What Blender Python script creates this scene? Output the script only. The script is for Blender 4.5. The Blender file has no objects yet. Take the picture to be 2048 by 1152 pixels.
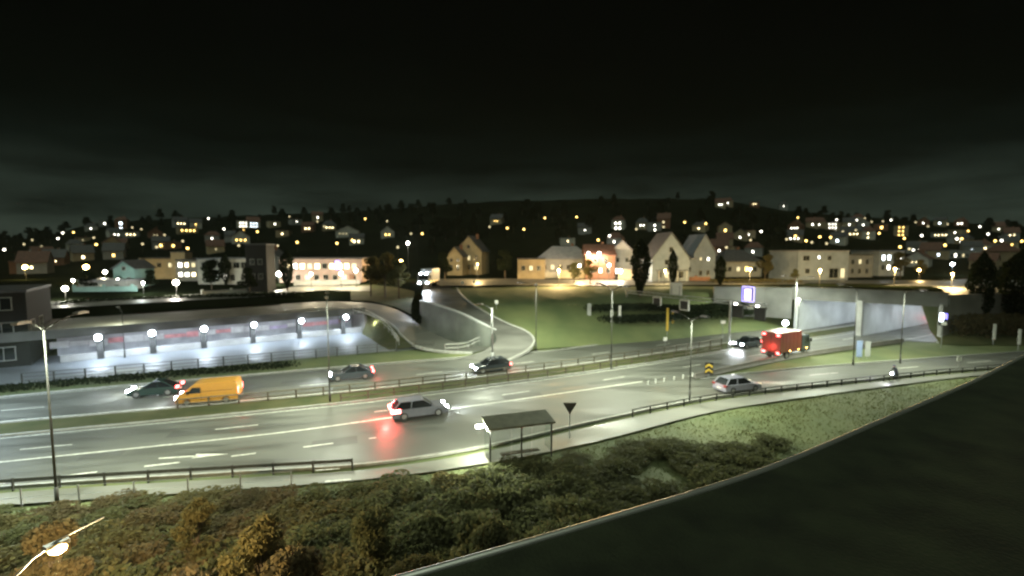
import bpy, bmesh, math, random
from mathutils import Vector, Matrix
R = math.radians
random.seed(7)
scn = bpy.context.scene
COL = scn.collection

# ------------------------------------------------------------------ camera
CAM_H = 14.0
FPX = 950.0                       # focal length for a 2048 px wide frame
PITCH = math.atan(76 / FPX)
cam_d = bpy.data.cameras.new('camera')
cam_d.sensor_width = 36.0
cam_d.lens = 36.0 * FPX / 2048.0
cam_d.clip_start = 0.1
cam_d.clip_end = 5000
cam_d.dof.use_dof = True
cam_d.dof.focus_distance = 9.0
cam_d.dof.aperture_fstop = 0.37
cam = bpy.data.objects.new('camera', cam_d)
cam.location = (0, 0, CAM_H)
cam.rotation_euler = (R(90) - PITCH, 0, 0)
COL.objects.link(cam)
scn.camera = cam

# ------------------------------------------------------------------ night sky
w = bpy.data.worlds.new('World')
scn.world = w
w.use_nodes = True
nt = w.node_tree
nt.nodes.clear()
wo = nt.nodes.new('ShaderNodeOutputWorld')
b1 = nt.nodes.new('ShaderNodeBackground')
b2 = nt.nodes.new('ShaderNodeBackground')
add = nt.nodes.new('ShaderNodeAddShader')
sky = nt.nodes.new('ShaderNodeTexSky')
sky.sky_type = 'NISHITA'
sky.sun_disc = False
sky.sun_elevation = R(-8)
sky.sun_rotation = R(120)
b1.inputs['Strength'].default_value = 0.05
nt.links.new(sky.outputs[0], b1.inputs['Color'])
# town glow on low cloud: an even band round the whole horizon, broken up by cloud noise
tc = nt.nodes.new('ShaderNodeTexCoord')
sep = nt.nodes.new('ShaderNodeSeparateXYZ')
nt.links.new(tc.outputs['Generated'], sep.inputs[0])
ramp = nt.nodes.new('ShaderNodeValToRGB')
cr = ramp.color_ramp
cr.elements[0].position = 0.0
cr.elements[0].color = (0.0088, 0.0115, 0.0088, 1)
cr.elements[1].position = 0.36
cr.elements[1].color = (0.0001, 0.0001, 0.0001, 1)
e = cr.elements.new(0.07); e.color = (0.0060, 0.0084, 0.0064, 1)
e = cr.elements.new(0.17); e.color = (0.0007, 0.0012, 0.0009, 1)
e = cr.elements.new(0.25); e.color = (0.0002, 0.0003, 0.0002, 1)
nt.links.new(sep.outputs['Z'], ramp.inputs[0])
mp = nt.nodes.new('ShaderNodeMapping')
mp.inputs['Scale'].default_value = (1.6, 1.6, 9.0)
mp.inputs['Location'].default_value = (0.35, 0.2, 0.1)
nt.links.new(tc.outputs['Generated'], mp.inputs[0])
nz = nt.nodes.new('ShaderNodeTexNoise')
nz.inputs['Scale'].default_value = 2.2
nz.inputs['Detail'].default_value = 7
nz.inputs['Roughness'].default_value = 0.6
nt.links.new(mp.outputs[0], nz.inputs['Vector'])
mr = nt.nodes.new('ShaderNodeMapRange')
mr.inputs[1].default_value = 0.3; mr.inputs[2].default_value = 0.72
mr.inputs[3].default_value = 0.35; mr.inputs[4].default_value = 1.75
nt.links.new(nz.outputs[0], mr.inputs[0])
nt.links.new(ramp.outputs[0], b2.inputs['Color'])
nt.links.new(mr.outputs[0], b2.inputs['Strength'])
nt.links.new(b1.outputs[0], add.inputs[0])
nt.links.new(b2.outputs[0], add.inputs[1])
nt.links.new(add.outputs[0], wo.inputs[0])

# wide sun lamp added as faint fill for the overcast night
sd_ = bpy.data.lights.new('night_fill', 'SUN')
sd_.energy = 0.27
sd_.angle = R(70)
sd_.color = (0.86, 1.0, 0.80)
so_ = bpy.data.objects.new('night_fill', sd_)
so_.rotation_euler = (R(25), R(-10), 0)
COL.objects.link(so_)

# ------------------------------------------------------------------ exposure
vs = scn.view_settings
vs.view_transform = 'Standard'
vs.look = 'None'
vs.exposure = 1.55
vs.gamma = 1.0
scn.cycles.use_denoising = True
scn.cycles.sample_clamp_indirect = 4.0
scn.cycles.sample_clamp_direct = 0.0
scn.cycles.max_bounces = 6
scn.cycles.diffuse_bounces = 2
scn.cycles.glossy_bounces = 3
scn.cycles.use_light_tree = True
scn.cycles.filter_width = 1.8

# ------------------------------------------------------------------ helpers
def at(px, py, z=0.0):
    """world point at height z that the photograph shows at pixel px, py (2048 x 1152)"""
    u = (px - 1024) / FPX; v = -(py - 576) / FPX
    c, s = math.cos(PITCH), math.sin(PITCH)
    d = Vector((u, c + v * s, -s + v * c))
    t = (z - CAM_H) / d.z
    return Vector((d.x * t, d.y * t, z))

def atd(px, py, dist):
    """world point at forward distance dist"""
    u = (px - 1024) / FPX; v = -(py - 576) / FPX
    c, s = math.cos(PITCH), math.sin(PITCH)
    d = Vector((u, c + v * s, -s + v * c))
    t = dist / d.y
    return Vector((d.x * t, dist, CAM_H + d.z * t))

class MB:
    def __init__(self):
        self.v = []; self.f = []
    def add(self, vs_, fs):
        n = len(self.v)
        self.v += [tuple(p) for p in vs_]
        self.f += [tuple(i + n for i in q) for q in fs]
        return self
    def box(self, c, s, rz=0.0, rx=0.0, ry=0.0):
        m = Matrix.Rotation(rz, 3, 'Z') @ Matrix.Rotation(ry, 3, 'Y') @ Matrix.Rotation(rx, 3, 'X')
        c = Vector(c)
        p = [c + m @ Vector((s[0] * a / 2, s[1] * b / 2, s[2] * d / 2)) for d in (-1, 1) for b in (-1, 1) for a in (-1, 1)]
        return self.add(p, [(0, 2, 3, 1), (4, 5, 7, 6), (0, 1, 5, 4), (2, 6, 7, 3), (0, 4, 6, 2), (1, 3, 7, 5)])
    def tube(self, a, b, r0, r1=None, n=8):
        r1 = r0 if r1 is None else r1
        a = Vector(a); b = Vector(b); d = (b - a).normalized()
        u = d.orthogonal().normalized(); q = d.cross(u)
        p = []
        for c, r in ((a, r0), (b, r1)):
            for k in range(n):
                t = 2 * math.pi * k / n
                p.append(c + u * (r * math.cos(t)) + q * (r * math.sin(t)))
        f = [(k, (k + 1) % n, n + (k + 1) % n, n + k) for k in range(n)]
        f += [tuple(range(n - 1, -1, -1)), tuple(range(n, 2 * n))]
        return self.add(p, f)
    def path(self, pts, r, n=6):
        for a, b in zip(pts[:-1], pts[1:]):
            self.tube(a, b, r, r, n)
        return self
    def prism(self, poly, axis, a, b):
        """extrude a 2D polygon; axis 'y': poly is (x,z) from y=a to y=b; 'z': (x,y); 'x': (y,z)"""
        n = len(poly)
        def pt(q, t):
            return {'y': (q[0], t, q[1]), 'z': (q[0], q[1], t), 'x': (t, q[0], q[1])}[axis]
        p = [pt(q, a) for q in poly] + [pt(q, b) for q in poly]
        f = [(k, (k + 1) % n, n + (k + 1) % n, n + k) for k in range(n)]
        f += [tuple(range(n - 1, -1, -1)), tuple(range(n, 2 * n))]
        return self.add(p, f)
    def ball(self, c, r, sx=1, sy=1, sz=1, n=10, m=6):
        p = []; c = Vector(c)
        for j in range(m + 1):
            th = math.pi * j / m
            for k in range(n):
                ph = 2 * math.pi * k / n
                p.append(c + Vector((sx * r * math.sin(th) * math.cos(ph), sy * r * math.sin(th) * math.sin(ph), sz * r * math.cos(th))))
        f = [(j * n + k, (j + 1) * n + k, (j + 1) * n + (k + 1) % n, j * n + (k + 1) % n) for j in range(m) for k in range(n)]
        return self.add(p, f)
    def mesh(self, name, mat, smooth=False, fix=True):
        me = bpy.data.meshes.new(name)
        me.from_pydata(self.v, [], self.f)
        if fix:
            bm = bmesh.new(); bm.from_mesh(me)
            bmesh.ops.recalc_face_normals(bm, faces=bm.faces)
            bm.to_mesh(me); bm.free()
        me.materials.append(M(mat))
        if smooth:
            for p in me.polygons: p.use_smooth = True
        me.update()
        return me
    def build(self, name, mat, parent=None, smooth=False, fix=True):
        return link(name, self.mesh(name, mat, smooth, fix), parent)

def link(name, data, parent=None):
    o = bpy.data.objects.new(name, data)
    COL.objects.link(o)
    o.parent = parent
    return o

def tag(o, label, cat, group=None, kind=None):
    o['label'] = label
    o['category'] = cat
    if group: o['group'] = group
    if kind: o['kind'] = kind
    return o

def struct(o):
    o['kind'] = 'structure'
    return o

def thing(name, label, cat, loc=(0, 0, 0), rz=0.0, group=None):
    o = link(name, None)
    o.location = loc
    o.rotation_euler = (0, 0, rz)
    o.empty_display_size = 0.3
    return tag(o, label, cat, group)

def copy_tree(o, parent=None):
    c = o.copy(); COL.objects.link(c); c.parent = parent
    for ch in list(o.children):
        copy_tree(ch, c)
    return c

def lamp_light(parent, loc, kind, power, color, size=0.15, spot=150, blend=0.6, rot=(0, 0, 0)):
    d = bpy.data.lights.new('lamp_light', kind)
    d.energy = power
    d.color = color
    if kind == 'AREA':
        d.shape = 'RECTANGLE'; d.size = size[0]; d.size_y = size[1]
    else:
        d.shadow_soft_size = size
    if kind == 'SPOT':
        d.spot_size = R(spot); d.spot_blend = blend
    o = bpy.data.objects.new('lamp_light', d)
    COL.objects.link(o)
    o.parent = parent
    o.location = loc
    o.rotation_euler = rot
    return o

# ------------------------------------------------------------------ materials
MATS = {}
def M(k):
    return MATS[k]

def nodes(name):
    m = bpy.data.materials.new(name); m.use_nodes = True
    t = m.node_tree
    MATS[name] = m
    return m, t, t.nodes['Principled BSDF']

def mat(name, col, rough=0.6, var=0.25, scale=3.0, metal=0.0, bump=0.0, bscale=None, col2=None, coat=0.0, detail=6, spec=0.5):
    m, t, p = nodes(name)
    p.inputs['Roughness'].default_value = rough
    p.inputs['Metallic'].default_value = metal
    p.inputs['Coat Weight'].default_value = coat
    p.inputs['Specular IOR Level'].default_value = spec
    tx = t.nodes.new('ShaderNodeTexCoord')
    n = t.nodes.new('ShaderNodeTexNoise')
    n.inputs['Scale'].default_value = scale
    n.inputs['Detail'].default_value = detail
    t.links.new(tx.outputs['Object'], n.inputs['Vector'])
    r = t.nodes.new('ShaderNodeValToRGB')
    c2 = col2 if col2 else tuple(c * (1 - var) for c in col)
    c1 = col if col2 else tuple(min(1, c * (1 + var)) for c in col)
    r.color_ramp.elements[0].position = 0.32
    r.color_ramp.elements[1].position = 0.68
    r.color_ramp.elements[0].color = (*c2, 1)
    r.color_ramp.elements[1].color = (*c1, 1)
    t.links.new(n.outputs[0], r.inputs[0])
    t.links.new(r.outputs[0], p.inputs['Base Color'])
    if bump:
        bn = t.nodes.new('ShaderNodeTexNoise')
        bn.inputs['Scale'].default_value = bscale or scale * 6
        bn.inputs['Detail'].default_value = 4
        t.links.new(tx.outputs['Object'], bn.inputs['Vector'])
        bp = t.nodes.new('ShaderNodeBump')
        bp.inputs['Strength'].default_value = bump
        bp.inputs['Distance'].default_value = 0.05
        t.links.new(bn.outputs[0], bp.inputs['Height'])
        t.links.new(bp.outputs[0], p.inputs['Normal'])
    return m

def emit(name, col, strength, sample=True):
    m, t, p = nodes(name)
    p.inputs['Base Color'].default_value = (0.5, 0.5, 0.5, 1)
    p.inputs['Emission Color'].default_value = (*col, 1)
    p.inputs['Emission Strength'].default_value = strength
    m.cycles.emission_sampling = 'AUTO' if sample else 'NONE'
    return m

def asphalt(name, col, wet=0.5, r0=0.22, r1=0.55, scale=0.35):
    """worn asphalt, darker and shinier where water stands, with fine grain"""
    m, t, p = nodes(name)
    tx = t.nodes.new('ShaderNodeTexCoord')
    big = t.nodes.new('ShaderNodeTexNoise')
    big.inputs['Scale'].default_value = scale; big.inputs['Detail'].default_value = 5; big.inputs['Roughness'].default_value = 0.55
    mpn = t.nodes.new('ShaderNodeMapping')
    mpn.inputs['Rotation'].default_value = (0, 0, R(-25)); mpn.inputs['Scale'].default_value = (0.35, 1.6, 1)
    t.links.new(tx.outputs['Object'], mpn.inputs[0])
    t.links.new(mpn.outputs[0], big.inputs['Vector'])
    fine = t.nodes.new('ShaderNodeTexNoise')
    fine.inputs['Scale'].default_value = 9; fine.inputs['Detail'].default_value = 8; fine.inputs['Roughness'].default_value = 0.7
    t.links.new(tx.outputs['Object'], fine.inputs['Vector'])
    mix = t.nodes.new('ShaderNodeMath'); mix.operation = 'MULTIPLY_ADD'
    mix.inputs[1].default_value = 0.35; mix.inputs[2].default_value = 0.0
    t.links.new(fine.outputs[0], mix.inputs[0])
    ad = t.nodes.new('ShaderNodeMath'); ad.operation = 'ADD'
    t.links.new(mix.outputs[0], ad.inputs[0]); t.links.new(big.outputs[0], ad.inputs[1])
    r = t.nodes.new('ShaderNodeValToRGB')
    r.color_ramp.elements[0].position = 0.5; r.color_ramp.elements[1].position = 0.86
    r.color_ramp.elements[0].color = (*[c * 0.72 for c in col], 1)
    r.color_ramp.elements[1].color = (*[c * 1.25 for c in col], 1)
    t.links.new(ad.outputs[0], r.inputs[0])
    t.links.new(r.outputs[0], p.inputs['Base Color'])
    rr = t.nodes.new('ShaderNodeMapRange')
    rr.inputs[1].default_value = 0.5; rr.inputs[2].default_value = 0.85
    rr.inputs[3].default_value = r0; rr.inputs[4].default_value = r1
    t.links.new(ad.outputs[0], rr.inputs[0])
    t.links.new(rr.outputs[0], p.inputs['Roughness'])
    bp = t.nodes.new('ShaderNodeBump')
    bp.inputs['Strength'].default_value = 0.25; bp.inputs['Distance'].default_value = 0.02
    t.links.new(fine.outputs[0], bp.inputs['Height'])
    t.links.new(bp.outputs[0], p.inputs['Normal'])
    p.inputs['Specular IOR Level'].default_value = 0.38
    return m

asphalt('asphalt', (0.088, 0.090, 0.078), r0=0.42, r1=0.74)
asphalt('asphalt_track', (0.076, 0.078, 0.068), r0=0.36, r1=0.66)
asphalt('asphalt_patch', (0.066, 0.067, 0.060), r0=0.45, r1=0.8, scale=1.2)
asphalt('asphalt_upper', (0.095, 0.094, 0.085), r0=0.36, r1=0.62)
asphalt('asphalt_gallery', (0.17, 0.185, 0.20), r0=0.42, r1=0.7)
asphalt('pavement_grey', (0.15, 0.15, 0.13), r0=0.35, r1=0.7)
mat('road_paint', (0.50, 0.50, 0.44), 0.5, var=0.35, scale=4)
mat('kerb_stone', (0.26, 0.26, 0.24), 0.6, var=0.2, scale=2, bump=0.2)
mat('concrete', (0.27, 0.27, 0.26), 0.6, var=0.22, scale=0.5, bump=0.15, bscale=3)
mat('wall_grey_green', (0.15, 0.165, 0.15), 0.55, var=0.25, scale=0.4, bump=0.2, bscale=2)
mat('concrete_deep_grey', (0.095, 0.095, 0.09), 0.6, var=0.3, scale=0.4, bump=0.15, bscale=3)  # darker grey than the plain concrete
mat('concrete_dark', (0.15, 0.14, 0.125), 0.6, var=0.25, scale=0.4, bump=0.15, bscale=3)
mat('concrete_pale', (0.46, 0.48, 0.48), 0.45, var=0.15, scale=0.4)
mat('column_backlit', (0.022, 0.022, 0.02), 0.7, var=0.3, scale=1.5)  # backlit shade of the columns put into a near-black colour
mat('wall_tiles', (0.36, 0.37, 0.40), 0.5, var=0.2, scale=0.8)
mat('roof_deck', (0.095, 0.088, 0.07), 0.8, var=0.3, scale=0.35)
mat('soil', (0.035, 0.04, 0.02), 0.9, var=0.4, scale=0.6, bump=0.4, bscale=4)
mat('grass', (0.120, 0.136, 0.052), 0.85, scale=0.22, bump=0.6, bscale=7, col2=(0.070, 0.094, 0.034), detail=12)
mat('grass_dry', (0.135, 0.132, 0.056), 0.85, scale=0.4, bump=0.6, bscale=7, col2=(0.080, 0.098, 0.036), detail=12)
mat('hill_ground', (0.006, 0.008, 0.004), 0.95, var=0.5, scale=0.05, spec=0.0)
mat('leaf_green', (0.125, 0.130, 0.062), 0.7, scale=0.7, col2=(0.088, 0.096, 0.042), spec=0.2)
mat('leaf_autumn', (0.140, 0.118, 0.046), 0.7, scale=0.8, col2=(0.105, 0.100, 0.045), spec=0.2)
mat('leaf_rust', (0.130, 0.096, 0.050), 0.7, scale=0.9, col2=(0.100, 0.088, 0.042), spec=0.2)
mat('leaf_dark', (0.016, 0.026, 0.009), 0.75, scale=0.5, col2=(0.007, 0.012, 0.004), spec=0.2)
mat('bark', (0.075, 0.058, 0.04), 0.9, var=0.4, scale=5, bump=0.3)
mat('steel_galv', (0.30, 0.31, 0.31), 0.45, var=0.15, scale=4, metal=0.6)
mat('steel_dark', (0.035, 0.035, 0.031), 0.6, var=0.25, scale=3, metal=0.0)
mat('rail_rust', (0.10, 0.085, 0.06), 0.5, var=0.3, scale=2, metal=0.4)
mat('white_paint', (0.72, 0.72, 0.68), 0.5, var=0.08, scale=2)
mat('frame_paint', (0.34, 0.35, 0.32), 0.5, var=0.1, scale=2)
mat('yellow_paint', (0.62, 0.42, 0.06), 0.5, var=0.12, scale=2)
mat('black_plastic', (0.015, 0.015, 0.015), 0.5, var=0.2)
mat('rubber', (0.018, 0.018, 0.018), 0.8, var=0.2)
mat('rim_metal', (0.35, 0.35, 0.36), 0.35, var=0.1, metal=0.8)
mat('glass_dark', (0.012, 0.014, 0.016), 0.08, var=0.2, spec=0.8)
mat('shelter_roof', (0.10, 0.105, 0.075), 0.55, var=0.3, scale=1.5)
_m, _t, _p = nodes('glass_clear')
_p.inputs['Transmission Weight'].default_value = 1.0; _p.inputs['Roughness'].default_value = 0.05; _p.inputs['IOR'].default_value = 1.1
_p.inputs['Base Color'].default_value = (0.85, 0.9, 0.88, 1)
mat('paint_orange', (0.50, 0.245, 0.040), 0.4, var=0.05, coat=0.6)
mat('paint_red', (0.15, 0.030, 0.022), 0.35, var=0.12, coat=0.4)
mat('paint_silver', (0.13, 0.135, 0.17), 0.35, var=0.08, coat=0.5, metal=0.2)
mat('paint_dark', (0.035, 0.045, 0.055), 0.25, var=0.05, coat=0.8)
mat('paint_green', (0.018, 0.034, 0.030), 0.25, var=0.05, coat=0.8)
mat('paint_lilac', (0.22, 0.22, 0.27), 0.3, var=0.05, coat=0.7)
mat('paint_white', (0.66, 0.70, 0.76), 0.35, var=0.06, coat=0.4)
mat('roof_felt', (0.036, 0.046, 0.020), 0.9, scale=0.9, bump=0.8, bscale=10, col2=(0.016, 0.021, 0.009), detail=12)
mat('felt_seam', (0.050, 0.058, 0.030), 0.9, scale=2.5, col2=(0.018, 0.022, 0.011), detail=9)
mat('flashing', (0.92, 0.93, 0.84), 0.42, var=0.06, scale=1.2, metal=0.9)
for nm, c in dict(cream=(0.50, 0.43, 0.28), white=(0.62, 0.62, 0.56), grey=(0.36, 0.37, 0.36), blue=(0.34, 0.40, 0.46), turquoise=(0.25, 0.42, 0.40),
                  sand=(0.42, 0.34, 0.22), brick=(0.26, 0.13, 0.08), dark=(0.012, 0.012, 0.010), pink=(0.46, 0.34, 0.30)).items():
    mat('wall_' + nm, c, 0.8, var=0.12, scale=0.7)
mat('roof_slate', (0.075, 0.075, 0.08), 0.6, var=0.3, scale=1.5)
mat('roof_tile', (0.14, 0.065, 0.045), 0.7, var=0.3, scale=1.5)
mat('roof_zinc', (0.30, 0.31, 0.34), 0.5, var=0.15, scale=1.0)
mat('panel_pink', (0.62, 0.28, 0.30), 0.5, var=0.3, scale=1.2)
mat('panel_white', (0.70, 0.72, 0.74), 0.5, var=0.2, scale=1.0)
mat('panel_lilac', (0.48, 0.42, 0.60), 0.5, var=0.25, scale=1.0)
mat('sign_blue_plate', (0.30, 0.38, 0.62), 0.4, var=0.08)
mat('cloth_dark', (0.02, 0.022, 0.03), 0.9, var=0.2)
mat('cloth_blue', (0.10, 0.09, 0.25), 0.9, var=0.2)
mat('skin', (0.45, 0.28, 0.2), 0.6, var=0.05)
def translucent(name, amount):
    t = MATS[name].node_tree
    p = t.nodes['Principled BSDF']; out = [n_ for n_ in t.nodes if n_.type == 'OUTPUT_MATERIAL'][0]
    tr = t.nodes.new('ShaderNodeBsdfTranslucent'); mx = t.nodes.new('ShaderNodeMixShader')
    mx.inputs[0].default_value = amount
    t.links.new(p.inputs['Base Color'].links[0].from_socket, tr.inputs['Color'])
    t.links.new(p.outputs[0], mx.inputs[1]); t.links.new(tr.outputs[0], mx.inputs[2]); t.links.new(mx.outputs[0], out.inputs['Surface'])
for nm in ('leaf_green', 'leaf_autumn', 'leaf_rust', 'leaf_dark', 'grass_dry'):
    translucent(nm, 0.58)
emit('lamp_cold', (0.80, 0.90, 1.0), 30, False)
emit('lamp_white', (1.0, 0.96, 0.82), 14, False)
emit('lamp_led', (1.0, 0.97, 0.86), 6, False)
emit('lamp_sodium', (1.0, 0.62, 0.16), 16, False)
emit('lamp_big_sodium', (1.0, 0.62, 0.20), 9, False)
emit('head_light', (0.86, 0.93, 1.0), 40, False)
emit('tail_light', (1.0, 0.05, 0.05), 9, False)
mat('tail_off', (0.20, 0.02, 0.02), 0.3, var=0.1)
emit('brake_light', (1.0, 0.10, 0.09), 16, False)
emit('amber_light', (1.0, 0.55, 0.12), 8, False)
emit('sign_violet', (0.42, 0.36, 1.0), 1.6, False)
emit('sign_violet_deep', (0.16, 0.12, 1.0), 1.1, False)
emit('sign_blue_lit', (0.14, 0.12, 1.0), 1.8, False)
emit('win_warm', (1.0, 0.80, 0.42), 3.0, False)
emit('win_yellow', (1.0, 0.62, 0.16), 2.6, False)
emit('win_white', (1.0, 0.96, 0.80), 3.4, False)
emit('win_cold', (0.80, 0.92, 1.0), 3.2, False)
emit('win_dim', (0.9, 0.75, 0.4), 0.5, False)
emit('tunnel_lamp', (0.88, 0.95, 1.0), 10, False)

# ------------------------------------------------------------------ curves
def curve(pts, n=10):
    """Catmull-Rom through pts (2D or 3D tuples), n samples per span"""
    P = [Vector(p) for p in pts]
    P = [P[0] * 2 - P[1]] + P + [P[-1] * 2 - P[-2]]
    out = []
    for i in range(1, len(P) - 2):
        a, b, c, d = P[i - 1], P[i], P[i + 1], P[i + 2]
        for k in range(n):
            t = k / n
            out.append(0.5 * ((2 * b) + (c - a) * t + (2 * a - 5 * b + 4 * c - d) * t * t + (3 * b - a - 3 * c + d) * t ** 3))
    out.append(P[-2])
    return out

def resample(pts, step):
    out = [pts[0]]; need = step
    for a, b in zip(pts[:-1], pts[1:]):
        L = (b - a).length; pos = 0.0
        while L - pos >= need:
            pos += need; out.append(a.lerp(b, pos / L)); need = step
        need -= L - pos
    return out

def dirs(pts):
    o = []
    for i in range(len(pts)):
        a = pts[max(0, i - 1)]; b = pts[min(len(pts) - 1, i + 1)]
        d = (b - a); d = Vector((d.x, d.y)).normalized()
        o.append(d)
    return o

def offset(pts, dist):
    """dist > 0 moves to the left of the direction of travel"""
    o = []
    for p, d in zip(pts, dirs(pts)):
        q = p.copy(); q.x += -d.y * dist; q.y += d.x * dist
        o.append(q)
    return o

def z3(pts, z):
    return [Vector((p.x, p.y, z)) for p in pts]

def sheet(name, rows, material, rough=0.0, seed=1):
    """a surface through rows of 3D points (rows may differ in length)"""
    n = max(len(r) for r in rows)
    def even(r):
        L = [0.0]
        for a, b in zip(r[:-1], r[1:]): L.append(L[-1] + (b - a).length)
        o = []; j = 0
        for k in range(n):
            t = L[-1] * k / (n - 1)
            while j < len(L) - 2 and L[j + 1] < t: j += 1
            o.append(r[j].lerp(r[j + 1], 0 if L[j + 1] == L[j] else (t - L[j]) / (L[j + 1] - L[j])))
        return o
    rr = [even(r) for r in rows]
    rng = random.Random(seed)
    v = []
    for i, r in enumerate(rr):
        for k, p in enumerate(r):
            inner = rough and 0 < i < len(rr) - 1
            v.append((p.x, p.y, p.z + (rng.uniform(-rough, rough) if inner else 0)))
    f = [(i * n + k, i * n + k + 1, (i + 1) * n + k + 1, (i + 1) * n + k) for i in range(len(rr) - 1) for k in range(n - 1)]
    mb = MB(); mb.v = v; mb.f = f
    o = mb.build(name, material, fix=False)
    me = o.data
    # face up
    up = sum(p.normal.z * p.area for p in me.polygons)
    if up < 0: me.flip_normals()
    for p in me.polygons: p.use_smooth = True
    return o

def lerp_rows(a, b, n, zf=None):
    m = max(len(a), len(b))
    ra = [a[round(k * (len(a) - 1) / (m - 1))] for k in range(m)]
    rb = [b[round(k * (len(b) - 1) / (m - 1))] for k in range(m)]
    rows = []
    for i in range(n + 1):
        t = i / n
        rows.append([p.lerp(q, t) for p, q in zip(ra, rb)])
    return rows

V2 = lambda *a: [Vector((x, y, 0)) for x, y in a]
MN = curve(V2((-90, 18), (-60, 27.5), (-37.7, 35), (-15.6, 42.4), (0.7, 49.6), (17.8, 58.3), (31.4, 66.2), (58.5, 80.5), (100, 105), (150, 135)))
MF = offset(MN, 3.6)
OE = curve(V2((-90, 27), (-60, 39), (-45, 46), (-33, 51), (-18, 57), (-6, 61.2), (4, 64.5), (13, 69.5), (24, 75), (36, 80.5), (52, 90), (94, 115), (140, 143)))
RE = curve(V2((-90, 14), (-60, 21.5), (-45, 23.8), (-30.4, 27.1), (-16, 29.2), (-9, 30.3), (-2, 33.0), (5.8, 37.5), (16.3, 43.0), (23.6, 45.8), (33.4, 48.9), (42.5, 51.6), (53, 54.5), (80, 61), (120, 70)))
HR = curve(V2((14.2, 48.6), (18.9, 50.8), (30, 57.6), (41, 63.6), (63.5, 74.0), (80, 84), (104, 98), (150, 127)))
SU = curve(V2((17.5, 48.9), (24, 51.9), (34.5, 55.4), (45, 58.2), (60, 62), (85, 68), (120, 77)))

# ------------------------------------------------------------------ the setting: ground and roads
mb = MB()
mb.add([(-2500, -60, -0.35), (2500, -60, -0.35), (2500, 3000, -0.35), (-2500, 3000, -0.35)], [(0, 1, 2, 3)])
struct(mb.build('ground', 'soil'))

# grass verges lie just above the base sheet, one sheet over the whole hollow
mb = MB()
NX, NY = 90, 60
for j in range(NY + 1):
    for i in range(NX + 1):
        x = -110 + 240 * i / NX; y = 8 + 92 * j / NY
        mb.v.append((x, y, -0.12 + 0.05 * math.sin(x * 0.7 + y * 0.3) * math.cos(y * 0.9)))
for j in range(NY):
    for i in range(NX):
        a = j * (NX + 1) + i
        mb.f.append((a, a + 1, a + NX + 2, a + NX + 1))
g = mb.build('lawn', 'grass', smooth=True, fix=False)
struct(g)

def clipx(pts, x0, x1):
    return [p for p in pts if x0 <= p.x <= x1]

struct(sheet('road', [z3(MN, 0.0), z3(clipx(HR, 14.3, 200), 0.0)] if False else lerp_rows(z3(clipx(MN, -90, 150), 0), z3(clipx(RE, -90, 19.5) + clipx(HR, 19.6, 150), 0), 3), 'asphalt'))
slip_top = z3(clipx(HR, 14.3, 19.6) + clipx(SU, 19.7, 120), 0.004)
struct(sheet('slip_road', lerp_rows(slip_top, z3(clipx(RE, 9, 120), 0.004), 3), 'asphalt'))
struct(sheet('opposite_road', lerp_rows(z3(clipx(MF, -90, 150), 0), z3(clipx(OE, -90, 140), 0), 3), 'asphalt'))
struct(sheet('median_strip', lerp_rows(z3(offset(MN, 0.25), 0.02), z3(offset(MN, 3.35), 0.02), 2), 'grass_dry'))
# kerbs: a real step along each carriageway edge
def kerb(name, pts, wdt, h, material='kerb_stone', z=0.0):
    a = offset(pts, wdt / 2); b = offset(pts, -wdt / 2)
    rows = [z3(a, z - 0.05), z3(a, z + h), z3(b, z + h), z3(b, z - 0.05)]
    o = sheet(name, rows, material)
    for p in o.data.polygons: p.use_smooth = False
    return struct(o)
kerb('kerb', offset(MN, 0.12), 0.2, 0.11)
kerb('kerb', offset(MF, -0.12), 0.2, 0.11)
kerb('kerb', offset(RE, -0.12), 0.22, 0.12)
kerb('kerb', offset(OE, 0.12), 0.2, 0.10)
kerb('kerb', offset(clipx(SU, 20, 120), 0.12), 0.2, 0.11)
# footpath on the near side
FP0 = offset(RE, -0.9)
FP1 = curve(V2((-90, 11), (-60, 19), (-45, 21.2), (-30.4, 24.6), (-16, 26.8), (-9, 28.0), (-2, 30.1), (5.8, 33.6), (16.3, 39.6), (23.6, 42.7), (33.4, 46.2), (42.5, 49.2), (53, 52.4), (80, 59), (120, 68)))
struct(sheet('footpath', lerp_rows(z3(FP0, 0.03), z3(FP1, 0.03), 2), 'pavement_grey'))

# painted markings
def line(pts, a, b, wdt=0.16, z=0.008, name='road_marking'):
    """paint from arc length a to b"""
    L = 0; out = []
    q = resample(pts, 0.5)
    q = [p for i, p in enumerate(q) if a <= i * 0.5 <= b]
    if len(q) < 2: return
    l = offset(q, wdt / 2); r = offset(q, -wdt / 2)
    return struct(sheet(name, [z3(l, z), z3(r, z)], 'road_paint'))
def dashes(pts, period, dash, wdt=0.16, s0=0.0, s1=1e9, z=0.008):
    tot = sum((b - a).length for a, b in zip(pts[:-1], pts[1:]))
    s = s0
    while s < min(tot, s1):
        line(pts, s, s + dash, wdt, z)
        s += period
lane_div = curve(V2((-60, 24.8), (-31.4, 33.4), (-21.7, 36.7), (-10.9, 40.6), (4, 47.4), (18, 54.6), (32, 62.2), (58, 77.0), (100, 101)))
lane_sol = curve(V2((-60, 22.3), (-33, 30.7), (-18.7, 35.2), (-11.3, 38.3), (-5.4, 41.0), (4, 45.2), (14, 49.8)))
lane_bus = curve(V2((-60, 18), (-27.1, 28.75), (-21.6, 30.5), (-18, 31.7), (-10, 34.6)))
dashes(lane_div, 12.0, 3.2, 0.15, s0=26.5)
line(lane_sol, 0, 400, 0.20)
dashes(lane_bus, 4.6, 2.3, 0.18, s0=28.8, s1=52)
line(offset(MN, -0.45), 0, 400, 0.13)
line(offset(clipx(HR, 19, 150), 0.45), 0, 400, 0.13)
od = offset(MF, 3.9)
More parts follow.
